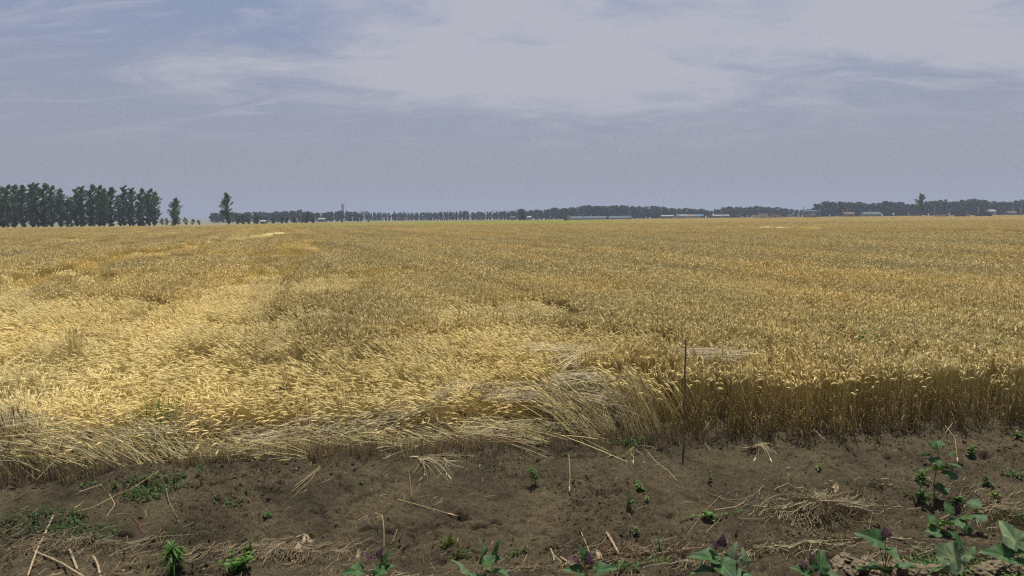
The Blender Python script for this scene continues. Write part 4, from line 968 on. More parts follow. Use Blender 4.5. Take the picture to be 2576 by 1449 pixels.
for (u, v, lab, s_) in ((2172, 866, 'largest cluster of green weed leaves poking above the wheat at right', .2), (2206, 860, 'second green sprig right of the largest cluster in the wheat', .12), (2118, 862, 'small green sprig left of the largest cluster in the wheat', .09),
                     (2268, 928, 'green weed near the front rim of the wheat at right', .14), (2262, 898, 'green sprig just behind the weed on the front rim', .11), (2505, 878, 'green weed among the ears near the right edge', .13),
                     (2455, 880, 'faint green sprig left of the weed near the right edge', .08), (2330, 885, 'faint green sprig between the two clusters in the wheat', .08), (2480, 905, 'green sprig below the weed near the right edge', .09)):
    weed(u, v, lab, .16, s_*.8, 26, int(u), tint=(.8, .95, .7), z0=.70, lw=.45)
for (u, v, lab) in ((1836, 930, 'single green reed leaf rising from the wheat right of the stake'), (15, 790, 'green grass streak in the beaten wheat at the far left'), (410, 1030, 'tuft of green unripe wheat in the golden flattened part'), (1240, 850, 'green blades among the dark wheat clumps at centre')):
    b = at_z(u, v, .4); b.z = .25; R = random.Random(int(u)); e = empty('green_blades', b, label=lab, cat='grass'); lf = MB()
    for k in range(5 if u == 1836 else 70):
        small_leaf(lf, (R.gauss(0, .01 if u == 1836 else .12), R.gauss(0, .01 if u == 1836 else .12), 0), R.uniform(0, 2*pi), rad(R.uniform(50, 85)), R.uniform(.2, .42), .008, np.array([1.2, 1.05, .8])*R.uniform(.7, 1.2), .1)
    lf.build('blade', M['weed'], e, True)['kind'] = 'stuff'
# runners of the sprawling weed
def vine(pts, label, seed):
    P = [on_ground(a, b, .02) for a, b in pts]; o = P[0]; R = random.Random(seed); e = empty('creeping_runner', o, label=label, cat='weed')
    k = MB(); Q = np.array([tuple(p-o) for p in P]); Q = np.concatenate([Q[i]+(Q[i+1]-Q[i])*np.linspace(0, 1, 5)[:, None] for i in range(len(Q)-1)]); k.tube(Q+R.random()*.002, .0022, 5); k.build('stem', M['stemgreen'], e, True)
    lf = MB()
    for q in Q[1:]:
        for s in range(3): small_leaf(lf, q, R.uniform(0, 6.28), rad(40), R.uniform(.02, .04), .012, np.array([1, 1, .8])*R.uniform(.8, 1.2), .3)
    lf.build('foliage', M['weed'], e, True)
vine([(1778, 1300), (1745, 1300), (1712, 1308)], 'green runner of the sprawling weed reaching left', 1)
vine([(1792, 1300), (1825, 1294), (1868, 1285)], 'green runner of the sprawling weed reaching right', 2)
vine([(1628, 1070), (1600, 1120), (1570, 1150)], 'pale green stem trailing over the stubble end', 3)
# lobed sapling
b = on_ground(2352, 1262); e = empty('poplar_sapling', b, label='tall young sapling with broad lobed leaves, standing on the bank at right', cat='sapling')
k = MB(); h = .62
sp = [(0, 0, -.03), (-.02, 0, h*.25), (.0, .01, h*.5), (.01, .0, h*.75), (-.02, .01, h)]
k.tube(sp, [.006, .005, .004, .003, .002], 6); k.build('stem', M['stemgreen'], e, True)
for i, (lu, lv_, az, p_, ro_, L, m_) in enumerate([(2362, 1180, -20, 10, -35, .16, 'leaf'), (2382, 1188, -60, -20, 0, .15, 'leaf'), (2325, 1182, 190, 5, 25, .12, 'leaf'), (2328, 1142, 185, 10, 30, .11, 'leaf'), (2385, 1142, 20, 25, -30, .12, 'leaf'),
        (2352, 1125, 120, 50, 0, .10, 'leaf'), (2368, 1122, 45, 45, 0, .09, 'leaf'), (2350, 1155, -90, -25, 0, .12, 'leaf'), (2355, 1220, -70, -30, 10, .11, 'leaf'), (2372, 1235, 0, 20, 20, .09, 'leaf'), (2340, 1115, 150, 60, 0, .08, 'leaf'), (2400, 1170, 10, 0, 0, .11, 'leaf')]):
    o = toward(lu, lv_, b); o.y = random.Random(i).uniform(-.05, .05)
    zf = min(max(o.z, .1), h-.02); fr = np.array([np.interp(zf, [q[2] for q in sp], [q[0] for q in sp]), 0, zf*.92])
    leaf_obj(e, o, az, p_, ro_, L, LOBED if i % 2 == 0 else ROUND, m_, 300+i, None, fr, fold=.15)
b = on_ground(2400, 1345); e = empty('poplar_sapling', b, label='low sapling with round dark leaves spreading right, below the tall one', cat='sapling')
k = MB(); k.tube([(0, 0, -.03), (.02, 0, .08), (.10, .02, .16), (.2, .03, .22)], [.005, .004, .003, .002], 6); k.tube([(0, 0, 0), (-.06, 0, .07), (-.14, -.01, .10)], [.004, .003, .002], 6); k.build('stem', M['stemgreen'], e, True)
for i, (lu, lv_, az, p_, ro_, L) in enumerate([(2432, 1302, 30, 10, -20, .12), (2455, 1298, 0, 20, 10, .12), (2462, 1275, 40, 30, 0, .11), (2412, 1312, -100, -10, 0, .13), (2440, 1335, -80, -50, 0, .11), (2378, 1310, 170, 20, 30, .11), (2400, 1290, 110, 50, 0, .11),
        (2345, 1330, 170, 5, -20, .12), (2362, 1345, -110, -10, 0, .12), (2330, 1345, 190, 0, 20, .10), (2385, 1335, -60, -20, 10, .11), (2350, 1308, 130, 35, 0, .10), (2470, 1310, -20, -40, 0, .09)]):
    o = toward(lu, lv_, b); o.y = random.Random(50+i).uniform(-.06, .06); leaf_obj(e, o, az, p_, ro_, L, ROUND, 'leaf', 400+i, None, (o.x*.4, 0, max(.03, o.z*.5)), fold=.15)

# ------------------------------------------------------------------ corn stalks, husks
def corn(pts, r0, label, lifts=None, cat='stalk'):
    lifts = lifts or [.02]*len(pts); P = [on_ground(a, b_, l) for (a, b_), l in zip(pts, lifts)]; o = P[0]; e = empty('corn_stalk', o, label=label, cat=cat)
    Q = np.array([tuple(p-o) for p in P]); n = 22; t = np.linspace(0, len(Q)-1, n); Q = np.stack([np.interp(t, range(len(Q)), Q[:, k]) for k in range(3)], -1)
    rr = [r0*(1.22 if i % 5 == 2 else 1-.1*(i/n)) for i in range(n)]; k = MB(); k.tube(Q, rr, 8, cap=True); k.build('cane', M['corn'], e, True)
    for i in range(2, n, 5):
        k = MB(); d = (Q[min(i+1, n-1)]-Q[i-1]); d /= np.linalg.norm(d)+1e-9; k.tube([Q[i]-d*.0025, Q[i]+d*.0025], r0*1.32, 8, cap=True); k.build('node_ring', M['stake'], e, True)
corn([(83, 1386), (130, 1405), (160, 1420), (228, 1462)], .0085, 'long pale corn stalk lying diagonally in the bottom left corner')
corn([(134, 1298), (112, 1345), (92, 1385), (70, 1449)], .0085, 'older broken corn stalk crossing under the long pale one')
corn([(175, 1383), (186, 1410), (194, 1432)], .010, 'short thick corn stub right of the two crossed stalks')
corn([(235, 1400), (246, 1420), (252, 1450)], .010, 'corn stub at the bottom edge, second right of the crossed stalks', [.05, .03, .0])
corn([(313, 1380), (310, 1410)], .007, 'thin grey stub standing between the corn stubs and the feathery weed', [.1, 0])
corn([(1526, 1340), (1540, 1362), (1556, 1392)], .0105, 'short thick corn stub lying on the soil right of centre')
corn([(1410, 1400), (1428, 1412), (1448, 1428)], .008, 'grey corn stalk end just left of the narrow-leaved sweet potato')
corn([(1385, 1285+95), (1392, 1396), (1396, 1420)], .006, 'thin brown stub above the grey corn stalk end', [.04, .02, 0])
corn([(1866, 1128), (1900, 1124), (1938, 1114)], .007, 'dark stick lying over a hole in front of the standing wheat', [.03, .03, .03])
def husk(u, v, label, seed, n=9, L=.26):
    o = on_ground(u, v); R = random.Random(seed); e = empty('corn_husk', o, label=label, cat='husk'); k = MB()
    for i in range(n):
        a = rad(-90+R.gauss(0, 22)); d = np.array([cos(a), sin(a), 0]); s = np.array([-sin(a), cos(a), 0]); l = L*R.uniform(.6, 1.1); pts = []
        for t in (0, .2, .4, .6, .8, 1): pts.append(d*l*t+s*R.gauss(0, .008)+np.array([0, 0, .03+.04*sin(t*3.1+i)*R.random()-.10*t]))
        Wd = [.008, .028, .034, .03, .02, .004]; k.ribbon(pts, np.array(Wd)*R.uniform(.6, 1.1), s*.9+np.array([0, 0, R.uniform(-.5, .5)]))
    k.build('husk_blade', M['husk'], e, True)['kind'] = 'stuff'
husk(752, 1378, 'crumpled grey corn husk lying at the bottom, left of centre', 1)
husk(768, 1352, 'longer torn corn husk just right of the crumpled one', 2, 5, .30)
husk(905, 1395, 'dry wiry root bundle left of the purple-leaved sweet potato', 3, 4, .14)
husk(1500, 1395, 'narrow dry leaf strip left of the thick corn stub', 4, 3, .2)
husk(2100, 1225, 'dry forked leaf right of the straw heap', 5, 3, .14)
# dark scrap lying on the flattened wheat
p = at_z(700, 985, .34); r_ = random.Random(3); k = MB(); n = 9
V = [((i/8-.5)*.20, (j/5-.5)*.09, .018*sin(i*1.7+j)+.014*cos(j*2.2-i)+.03*abs(i/8-.5)+r_.uniform(-.006, .006)) for j in range(6) for i in range(9)]
F = [(j*9+i, j*9+i+1, j*9+i+10, j*9+i+9) for j in range(5) for i in range(8) if (i, j) not in ((0, 0), (7, 0), (0, 4), (7, 4), (1, 4))]
k.add(V, F); k.add(np.array(V)-[0, 0, .003], [q[::-1] for q in F])
o = k.build('plastic_scrap', M['black'], None, False, p); o.rotation_euler = (.35, 0, .15); tag(o, 'small crumpled dark scrap lying on the golden flattened wheat', 'scrap')

# ================================================================== TREES
def tree_meshes(seed, H, wmax, nleaf, lsz, lean=.0, tipbend=.0, low=.16, limbs=34, trunk_r=.16, shape='poplar', mk='crown', rag=1.):
    R = random.Random(seed); rs = np.random.default_rng(seed); tr = MB(); n = 9
    ax_ = [np.array([lean*H*(i/n)**1.3+tipbend*H*(i/n)**4+.012*H*sin(i*1.3+seed), .01*H*cos(i*1.1+seed), H*.96*i/n]) for i in range(n+1)]
    tr.tube(np.array(ax_), [trunk_r*(1-.9*(i/n)) for i in range(n+1)], 7); A = np.array(ax_); zs = A[:, 2]
    cen = []; 
    for k in range(limbs):
        t = low+(1-low)*((k+R.random())/limbs); p = np.array([np.interp(t*H*.96, zs, A[:, c]) for c in range(3)])
        if shape == 'poplar': wd = wmax*(sstep(t, low-.12, low+.22))*(1-.72*sstep(t, .55, 1.0))
        else: wd = wmax*sqrt(max(0, 1-((t-.5)/.52)**2))
        wd *= R.uniform(.55, 1.15); a = R.uniform(0, 2*pi); L = wd
        d = np.array([cos(a)*.9+tipbend*2.2, sin(a)*.9, R.uniform(.5, 1.0)]); q = p+d*L; mid = p+d*L*.5+np.array([0, 0, -.05*L])
        tr.tube([p, mid, q], [trunk_r*.28, trunk_r*.2, trunk_r*.07], 4)
        for f in (.35, .65, .9, 1.1):
            c = p+(q-p)*f; cen.append((c, (.22+.30*(1-abs(f-.7)))*wmax*.42*R.uniform(.6, 1.25)*rag))
    for k in range(int(limbs*.5)):
        t = R.uniform(low+.05, 1.0); p = np.array([np.interp(t*H*.96, zs, A[:, c]) for c in range(3)]); cen.append((p+[0, 0, .03*H*(t > .9)], wmax*.22*(1.1-.5*t)))
    cp = np.array([c for c, _ in cen]); cr_ = np.array([r_ for _, r_ in cen]); w = cr_**2; w /= w.sum()
    ii = rs.choice(len(cen), nleaf, p=w); d = rs.normal(0, 1, (nleaf, 3)); d /= np.linalg.norm(d, axis=1)[:, None]; rad_ = rs.random(nleaf)**.5
    ctr = cp[ii]+d*(cr_[ii]*rad_)[:, None]*np.array([1, 1, .8]); ctr = ctr[ctr[:, 2] > .05*H]; m_ = len(ctr)
    u = rs.normal(0, 1, (m_, 3)); u /= np.linalg.norm(u, axis=1)[:, None]; v = np.cross(u, rs.normal(0, 1, (m_, 3))); v /= np.linalg.norm(v, axis=1)[:, None]
    s = (lsz*rs.uniform(.6, 1.3, m_))[:, None]; V = np.stack([ctr-u*s*.5, ctr-v*s*.28, ctr+u*s*.5, ctr+v*s*.28], 1).reshape(-1, 3)
    me = bpy.data.meshes.new('crown'); me.vertices.add(len(V)); me.vertices.foreach_set('co', V.astype(np.float32).ravel()); me.loops.add(len(V)); me.loops.foreach_set('vertex_index', np.arange(len(V), dtype=np.int32))
    me.polygons.add(m_); me.polygons.foreach_set('loop_start', np.arange(0, len(V), 4, dtype=np.int32)); me.polygons.foreach_set('loop_total', np.full(m_, 4, np.int32)); me.update(calc_edges=True); me.materials.append(M[mk])
    return tr.mesh('trunk', M['bark']), me
def plant_tree(meshes, loc, sx_, sz_, rz, name, **k):
    e = empty(name, loc, rz, **k)
    for nm, me in zip(('trunk', 'crown'), meshes):
        o = bpy.data.objects.new(nm, me); C.objects.link(o); o.parent = e
    e.scale = (sx_, sx_, sz_); return e
# left windbreak: tops read off the photograph (x, top)
POP = [tree_meshes(40+i, 14., 2.7, 7000, .36, .01, .045, low=.05, limbs=62, trunk_r=.17, rag=.78) for i in range(6)]
rowt = [(22, 155), (75, 138), (145, 136), (215, 136), (300, 124), (350, 124), (425, 122), (485, 146), (570, 172), (630, 275), (715, 170), (775, 150), (868, 134), (930, 142), (980, 170), (1042, 156), (1160, 150), (1240, 166), (1330, 170), (1400, 174), (1452, 200)]
names = {0: 'poplar cut by the left edge of the photo, at the end of the left windbreak', 9: 'shortest poplar, filling the dip in the middle of the left windbreak', 20: 'poplar at the right end of the left windbreak'}
for i, (cxp, cyp) in enumerate(rowt):
    u = cxp*.2686; v = (680+cyp*.427)*.629; D = 214+i*.9+random.Random(i).uniform(-3, 3); Hh = height_for(u, v, D)
    lab = names.get(i) or ('%s poplar from the left edge in the left windbreak' % ORD[i] if i < 10 else '%s poplar from the right end of the left windbreak' % ORD[20-i])
    plant_tree(POP[i % 6], far(u-1.5, D), Hh/14.*(1.0 if i != 9 else 1.2)*random.Random(i).uniform(.9, 1.12), Hh/14., 0 if i % 2 else .5, 'poplar_tree', label=lab, cat='tree', group='poplars of the left windbreak')
for i in range(16):   # second row behind, and on beyond the left edge
    u = 8+i*24.5; D = 232+random.Random(i+70).uniform(-3, 4)
    plant_tree(POP[(i*5+2) % 6], far(u, D), .75, random.Random(i).uniform(.62, .82), .3*i, 'poplar_tree', label='%s poplar from the left in the shaded second row of the left windbreak' % ORD[i], cat='tree', group='poplars behind the left windbreak')
for i in range(6):
    plant_tree(POP[i], far(-12-i*17, 212-i), 1, .98+.03*(i % 2), .4*i, 'poplar_tree', label='%s poplar beyond the left edge, continuing the left windbreak' % ORD[i], cat='tree', group='poplars beyond the left edge')
SA = tree_meshes(61, 8.6, 2.1, 6500, .30, .03, .05, low=.10, limbs=54, trunk_r=.13); SB = tree_meshes(62, 10.5, 2.1, 7500, .30, 0, .01, low=.10, limbs=60, trunk_r=.14); SC = tree_meshes(63, 14, 3.6, 4200, .7, 0, -.03, low=.2, limbs=32, trunk_r=.2)
plant_tree(SA, far(438, 215), 1., height_for(440, 499, 215)/8.6, 0, 'lone_tree', label='leaning lone tree just right of the left windbreak', cat='tree')
plant_tree(SB, far(573, 226), 1., height_for(575, 485, 226)/10.5, 0, 'lone_tree', label='slim upright lone tree, second right of the left windbreak', cat='tree')
plant_tree(SC, far(2319, 440), 1., height_for(2318, 488, 440)/14, 0, 'lone_tree', label='lone tree rising above the tree belt at right', cat='tree')
FARP = [tree_meshes(80+i, 10., 3.1, 1700, 1.1, 0, .01, low=.0, limbs=22, trunk_r=.16, mk='crown_far', rag=1.45) for i in range(3)]
NARP = [tree_meshes(90+i, 10., 1.9, 1100, .9, 0, .0, low=.02, limbs=20, trunk_r=.14, mk='crown_far', rag=1.4) for i in range(3)]
BUSH = [tree_meshes(95+i, 3., 1.3, 700, .38, 0, 0, low=.05, limbs=12, trunk_r=.06, shape='round', mk='crown', rag=1.4) for i in range(2)]
FARSRC = source_collection('distant_crown', [m_[1] for m_ in FARP+NARP])
def ordinal(n):
    tens = ['', '', 'twenty', 'thirty', 'forty', 'fifty', 'sixty', 'seventy']
    if n < 20: return ORD[n]
    t, o_ = divmod(n+1, 10)
    return (tens[t][:-1]+'ieth') if o_ == 0 else tens[t]+'-'+ORD[o_-1]
def belt(u0, u1, D0, D1, tops, sp, label, group, kinds, rws=2, seed=0, dens=1.):
    R = random.Random(seed); L = (far(u1, D1)-far(u0, D0)).length; sp *= .8
    if rws == 2:
        n = int(L/(sp*.8)); P = []; S = []
        for i in range(n+1):
            t = (i+R.uniform(-.4, .4))/n; u = u0+(u1-u0)*t; D = D0+(D1-D0)*t+8+R.uniform(-2, 6); Hh = height_for(u, float(np.interp(u, [a for a, _ in tops], [b for _, b in tops])), D)*R.uniform(.86, 1.06)
            P.append(tuple(far(u, D))); S.append((Hh/9, Hh/9, Hh/10))
        scatter('tree_belt', FARSRC, P, [(0, 0, R.uniform(0, 6.28)) for _ in P], S, [R.randrange(6) for _ in P], label='back rows of the belt of '+group, cat='trees', kind='stuff')
    for rw in range(1):
        n = max(2, int(L/sp))
        for i in range(n+1):
            if R.random() > dens: continue
            t = min(max((i+R.uniform(-.3, .3)+.5*rw)/n, 0), 1); u = u0+(u1-u0)*t; D = D0+(D1-D0)*t+rw*7; v = np.interp(u, [a for a, _ in tops], [b for _, b in tops])
            Hh = height_for(u, v, D)*R.uniform(.88, 1.05)*(1.02 if rw else 1)
            plant_tree(R.choice(kinds), far(u, D), Hh/10*R.uniform(.9, 1.15) if kinds is not BUSH else Hh/3, Hh/10 if kinds is not BUSH else Hh/3, R.uniform(0, 6.28), 'distant_tree' if kinds is not BUSH else 'bush', label='%s, %s from the left%s' % (label, ordinal(i), ' in the back row' if rw else ' in its row'), cat='tree' if kinds is not BUSH else 'bush', group=group)
belt(538, 788, 560, 560, [(538, 537), (560, 531), (600, 535), (700, 533), (760, 530), (788, 535)], 4.6, 'hazy tree behind the slim lone tree', 'hazy trees behind the slim lone tree', FARP, 2, 1)
belt(592, 786, 350, 345, [(592, 538), (640, 540), (680, 548), (700, 541), (745, 548), (770, 535), (786, 540)], 4.2, 'darker tree of the short belt', 'dark trees of the short belt left of the mast', FARP, 1, 2)
belt(790, 908, 575, 580, [(790, 536), (870, 531), (908, 536)], 4.6, 'hazy tree of the belt at the mast', 'hazy trees at the foot of the mast', FARP, 2, 3)
belt(921, 1178, 600, 605, [(921, 533), (1000, 536), (1100, 534), (1178, 531)], 2.0, 'thin poplar of the see-through row', 'thin poplars of the see-through row', NARP, 1, 4)
belt(925, 1178, 608, 612, [(921, 534), (1178, 532)], 5, 'thin poplar behind the see-through row', 'thin poplars of the see-through row', NARP, 1, 5, .6)
belt(1186, 1345, 610, 610, [(1186, 534), (1300, 532), (1345, 530)], 3.4, 'thin poplar left of the long belt', 'poplars left of the long belt', NARP, 2, 6)
belt(1350, 1720, 610, 620, [(1350, 528), (1400, 524), (1450, 522), (1480, 518), (1560, 518), (1640, 520), (1720, 524)], 4.5, 'hazy tree behind the greenhouse', 'trees of the long belt behind the greenhouse', FARP, 2, 7)
belt(1722, 1990, 625, 640, [(1720, 524), (1760, 526), (1790, 530), (1830, 521), (1900, 520), (1950, 522), (1990, 527)], 4.5, 'hazy tree left of the gap', 'trees of the long belt left of the gap', FARP, 2, 8)
belt(2003, 2046, 660, 660, [(2003, 528), (2046, 526)], 4.5, 'hazy tree behind the blue-roofed tank', 'trees behind the blue-roofed tank', FARP, 2, 9)
belt(2052, 2318, 560, 560, [(2052, 515), (2075, 510), (2160, 509), (2180, 513), (2210, 509), (2250, 508), (2290, 513), (2318, 516)], 4.8, 'dark tree left of the lone tree', 'trees of the belt left of the tall lone tree', FARP, 2, 10)
belt(2330, 2522, 540, 540, [(2330, 508), (2370, 503), (2400, 507), (2440, 503), (2500, 507), (2522, 508)], 4.8, 'dark tree right of the lone tree', 'trees of the belt right of the tall lone tree', FARP, 2, 11)
belt(2530, 2700, 540, 530, [(2530, 510), (2560, 503), (2700, 500)], 4.8, 'dark tree by the right edge', 'trees of the last belt at the right edge', FARP, 2, 12)
belt(385, 500, 330, 330, [(385, 552), (440, 549), (462, 548), (500, 554)], 4, 'low bush behind the leaning tree', 'low bushes behind the leaning lone tree', BUSH, 1, 13)
for (u, v, D, lab) in ((1309, 526, 480, 'dark broad tree standing in front of the row at centre'), (1528, 530, 420, 'small slim tree in front of the greenhouse')):
    Hh = height_for(u, v, D); plant_tree(FARP[0] if u < 1400 else NARP[0], far(u, D), Hh/10*(1.25 if u < 1400 else .9), Hh/10, .3, 'distant_tree', label=lab, cat='tree')
plant_tree(FARP[1], far(1318, 480), height_for(1318, 529, 480)/9, height_for(1318, 529, 480)/10, 1.3, 'distant_tree', label='dark broad tree beside the one in front of the row at centre', cat='tree')
for i, (u, v, D, s_, lab) in enumerate(((1426, 544, 320, 1.7, 'round dark bush standing alone in the wheat at centre'), (434, 561, 205, .9, 'low bush at the foot of the leaning lone tree'), (180, 562, 205, 1.5, 'low dark shrub under the left windbreak'), (745, 558, 330, 1.0, 'left of the low dark bushes at the end of the short belt'),
        (765, 557, 332, 1.1, 'right of the low dark bushes at the end of the short belt'), (610, 553, 300, 1.1, 'small bush left of the short dark belt'), (640, 557, 300, .7, 'tiny bush in front of the short dark belt'), (860, 561, 300, .7, 'tiny bush on the green strip below the mast'), (900, 561, 300, .55, 'tiny bush on the green strip, right of the one below the mast'),
        (927, 558, 310, .8, 'tiny bush on the green strip in front of the pale tower'), (2155, 545, 430, .8, 'low bush on the field edge below the red shed'), (500, 556, 300, .7, 'tiny bush between the two lone trees'))):
    Hh = max(1.6, height_for(u, v, D)); plant_tree(BUSH[i % 2], far(u, D), Hh/3*s_, Hh/3, i, 'bush', label=lab, cat='bush')

# ================================================================== FAR BUILDINGS AND THINGS
def part(name, m, parent, fn): k = MB(); fn(k); return k.build(name, M[m], parent)
def house(u, D, w, d, hw, hr, wall, roof, label, name='farm_building', nwin=3, rot=0., cat='building'):
    e = empty(name, far(u, D), rot, label=label, cat=cat)
    part('wall', wall, e, lambda k: k.box(-w/2, w/2, 0, d, 0, hw))
    def r_(k):
        o = .3; k.add([(-w/2-o, -o, hw), (w/2+o, -o, hw), (w/2+o, d+o, hw), (-w/2-o, d+o, hw), (-w/2-o, d/2, hw+hr), (w/2+o, d/2, hw+hr)], [(0, 1, 5, 4), (2, 3, 4, 5), (0, 4, 3), (1, 2, 5), (0, 3, 2, 1)])
    part('roof', roof, e, r_)
    for i in range(nwin):
        x = -w/2+w*(i+.5)/nwin; wd = part('window', 'white', e, lambda k: k.box(x-.6, x+.6, -.06, .0, hw*.35, hw*.8)); part('pane', 'glassdark', wd, lambda k: k.box(x-.5, x+.5, -.09, -.06, hw*.38, hw*.77))
    part('door', 'steel', e, lambda k: k.box(w*.5-1.2, w*.5-.3, -.05, 0, 0, hw*.75))
    return e
house(1730, 560, 13, 6, 2.3, 1.0, 'palewall', 'palewall', 'low sand-coloured shed in front of the long belt', nwin=4)
house(1680, 575, 10, 6, 2.2, .8, 'palewall', 'concrete', 'low pale shed left of the sand-coloured one', nwin=3)
house(1686+30, 590, 9, 6, 2.6, 1.0, 'white', 'bluemetal', 'low shed with a light blue roof in front of the long belt', nwin=3)
house(1755, 600, 10, 6, 2.4, .9, 'white', 'bluemetal', 'second blue-roofed shed, right of the sand-coloured one', nwin=3)
house(1815, 600, 14, 6, 2.2, .8, 'palewall', 'concrete', 'long pale shed left of the power poles', nwin=4)
house(2138, 500, 7, 5, 2.8, 1.2, 'brick', 'brick', 'reddish brick shed in front of the right-hand belt', nwin=2)
house(2196, 500, 13, 6, 2.4, 1.6, 'palewall', 'film', 'long house with a pale shining roof in front of the right-hand belt', nwin=4)
house(2548, 520, 6, 5, 2.6, 1., 'brick', 'brick', 'small reddish house at the gap near the right edge', nwin=2)
house(2498, 530, 5, 5, 4.0, 1., 'white', 'concrete', 'small white house among the trees near the right edge', nwin=1)
house(1290, 560, 4, 4, 2.3, .8, 'film', 'film', 'small white hut left of the dark broad tree at centre', nwin=1)
house(1330, 560, 4, 4, 2.3, .8, 'white', 'white', 'small white hut right of the dark broad trees', nwin=1)
house(808, 540, 5, 4, 2.2, .8, 'palewall', 'concrete', 'tiny grey hut in front of the dense belt by the mast', nwin=1)
house(660, 300, 2.2, 2, 1.6, .5, 'white', 'white', 'tiny white hut in front of the short dark belt', nwin=1)
house(355, 300, 2.2, 2, 1.5, .5, 'white', 'white', 'tiny white hut showing right under the end of the left windbreak', nwin=1)
# long poly-tunnel greenhouse
def tunnel(u0, u1, D, h, label):
    a, b = far(u0, D), far(u1, D); L = (b-a).length; e = empty('greenhouse', a, label=label, cat='greenhouse'); k = MB(); n = 10; segs = int(L/4); w = 5.
    V = [(L*i/segs, w-w*cos(pi*j/n), h*sin(pi*j/n)**.8 if 0 < j < n else 0) for i in range(segs+1) for j in range(n+1)]
    F = [(i*(n+1)+j, (i+1)*(n+1)+j, (i+1)*(n+1)+j+1, i*(n+1)+j+1) for i in range(segs) for j in range(n)]+[tuple(range(n+1)), tuple(segs*(n+1)+j for j in range(n+1))[::-1]]
    k.add(V, F); k.build('film_cover', M['film'], e)
    for i in range(0, segs+1, 2):
        k = MB(); k.tube([(L*i/segs, w-w*cos(pi*j/n)*1.01, h*max(0, sin(pi*j/n))**.8+.04) for j in range(n+1)], .05, 4); k.build('hoop', M['steel'], e)
tunnel(1422, 1590, 470, 2.6, 'long low greenhouse tunnel of pale plastic film at centre')
tunnel(1790, 1850, 640, 2.4, 'short pale greenhouse tunnel right of the blue-roofed sheds')
# power poles
for i, (u, v, D, lab) in enumerate(((1351, 534, 420, 'pale power pole at centre, left of the round bush'), (1467, 527, 400, 'power pole in front of the left half of the greenhouse'), (1583, 529, 410, 'power pole at the right end of the greenhouse'),
        (1702, 526, 420, 'power pole before the blue-roofed sheds'), (1816, 530, 420, 'power pole right of the long pale shed'), (1863, 526, 430, 'power pole near the right end of the long belt'), (1208, 533, 430, 'power pole left of centre, in front of the thin poplars'),
        (1114, 533, 440, 'power pole in the see-through row'), (646+15, 535, 330, 'power pole in front of the left part of the short belt'), (757, 535, 340, 'power pole by the dark trees left of the mast'), (2021, 520, 430, 'power pole in the gap of the belts'),
        (2062, 523, 430, 'power pole at the left end of the right-hand belt'), (2131, 525, 440, 'power pole near the brick shed'), (2351, 520, 430, 'power pole right of the tall lone tree'), (2461, 520, 430, 'power pole near the dark truck'), (2568, 508, 420, 'power pole at the right edge'))):
    Hh = height_for(u, v, D); e = empty('power_pole', far(u, D), label=lab, cat='pole', group='power poles across the fields')
    part('shaft', 'concrete', e, lambda k: k.tube([(0, 0, 0), (0, 0, Hh*.5), (0, 0, Hh)], [.26, .22, .17], 8, cap=True))
    part('crossarm', 'steel', e, lambda k: k.box(-.8, .8, -.05, .05, Hh-.7, Hh-.58))
    for x in (-.7, 0, .7): part('insulator', 'white', e, lambda k: k.tube([(x, 0, Hh-.58), (x, 0, Hh-.35)], [.05, .03], 6, cap=True))
# lattice mast
D = 700; Hh = height_for(863, 513, D); e = empty('lattice_mast', far(863, D), label='tall lattice mast with platforms rising above the tree belt left of centre', cat='mast')
def wat(z_): return 1.9-(1.9-.45)*min(z_/(Hh*.85), 1)
for sx_, sy_ in ((-1, -1), (1, -1), (1, 1), (-1, 1)): part('leg', 'steel', e, lambda k: k.tube([(sx_*wat(z_), sy_*wat(z_), z_) for z_ in np.linspace(0, Hh, 8)], .16, 5))
def br(k):
    zz_ = np.linspace(0, Hh, 14)
    for a, b_ in zip(zz_[:-1], zz_[1:]):
        for s_ in (-1, 1): k.tube([(-s_*wat(a), -wat(a), a), (s_*wat(b_), -wat(b_), b_)], .09, 4); k.tube([(-s_*wat(a), wat(a), a), (s_*wat(b_), wat(b_), b_)], .09, 4); k.tube([(s_*wat(a), -wat(a), a), (s_*wat(b_), wat(b_), b_)], .09, 4)
part('bracing', 'steel', e, br)
for z_ in (Hh*.93, Hh*.80): part('platform', 'steel', e, lambda k: k.tube([(0, 0, z_), (0, 0, z_+.25)], 1.5, 10, cap=True)); [part('antenna', 'white', e, lambda k: k.box(1.5*cos(a)-.15, 1.5*cos(a)+.15, 1.5*sin(a)-.1, 1.5*sin(a)+.1, z_-.6, z_+1.4)) for a in (0, 2.1, 4.2)]
# pale water tower
D = 1300; Hh = height_for(914, 531, D); e = empty('water_tower', far(915, D), label='hazy blue-grey water tower in the gap right of the mast', cat='tower')
part('shaft', 'tower', e, lambda k: k.tube([(0, 0, 0), (0, 0, Hh*.35), (0, 0, Hh*.86)], [11, 6, 5], 16)); part('tank', 'tower', e, lambda k: k.tube([(0, 0, Hh*.84), (0, 0, Hh*.88), (0, 0, Hh*.97), (0, 0, Hh)], [5, 8, 8, 6], 16, cap=True))
part('base_hall', 'concrete', e, lambda k: k.box(-13, 13, -9, 9, 0, Hh*.30))
# blue canopied tank
D = 520; Hh = height_for(2040, 529, D); e = empty('water_tank', far(2040, D), label='water tank on a pale round base under a wide blue roof, right of the gap', cat='tank')
part('base', 'tower', e, lambda k: k.tube([(0, 0, 0), (0, 0, Hh-1.3)], [2.2, 2.0], 14)); part('roof', 'bluemetal', e, lambda k: k.tube([(0, 0, Hh-1.5), (0, 0, Hh-.9), (0, 0, Hh-.3), (0, 0, Hh)], [4.0, 5.4, 5.2, 2.5], 16, cap=True))
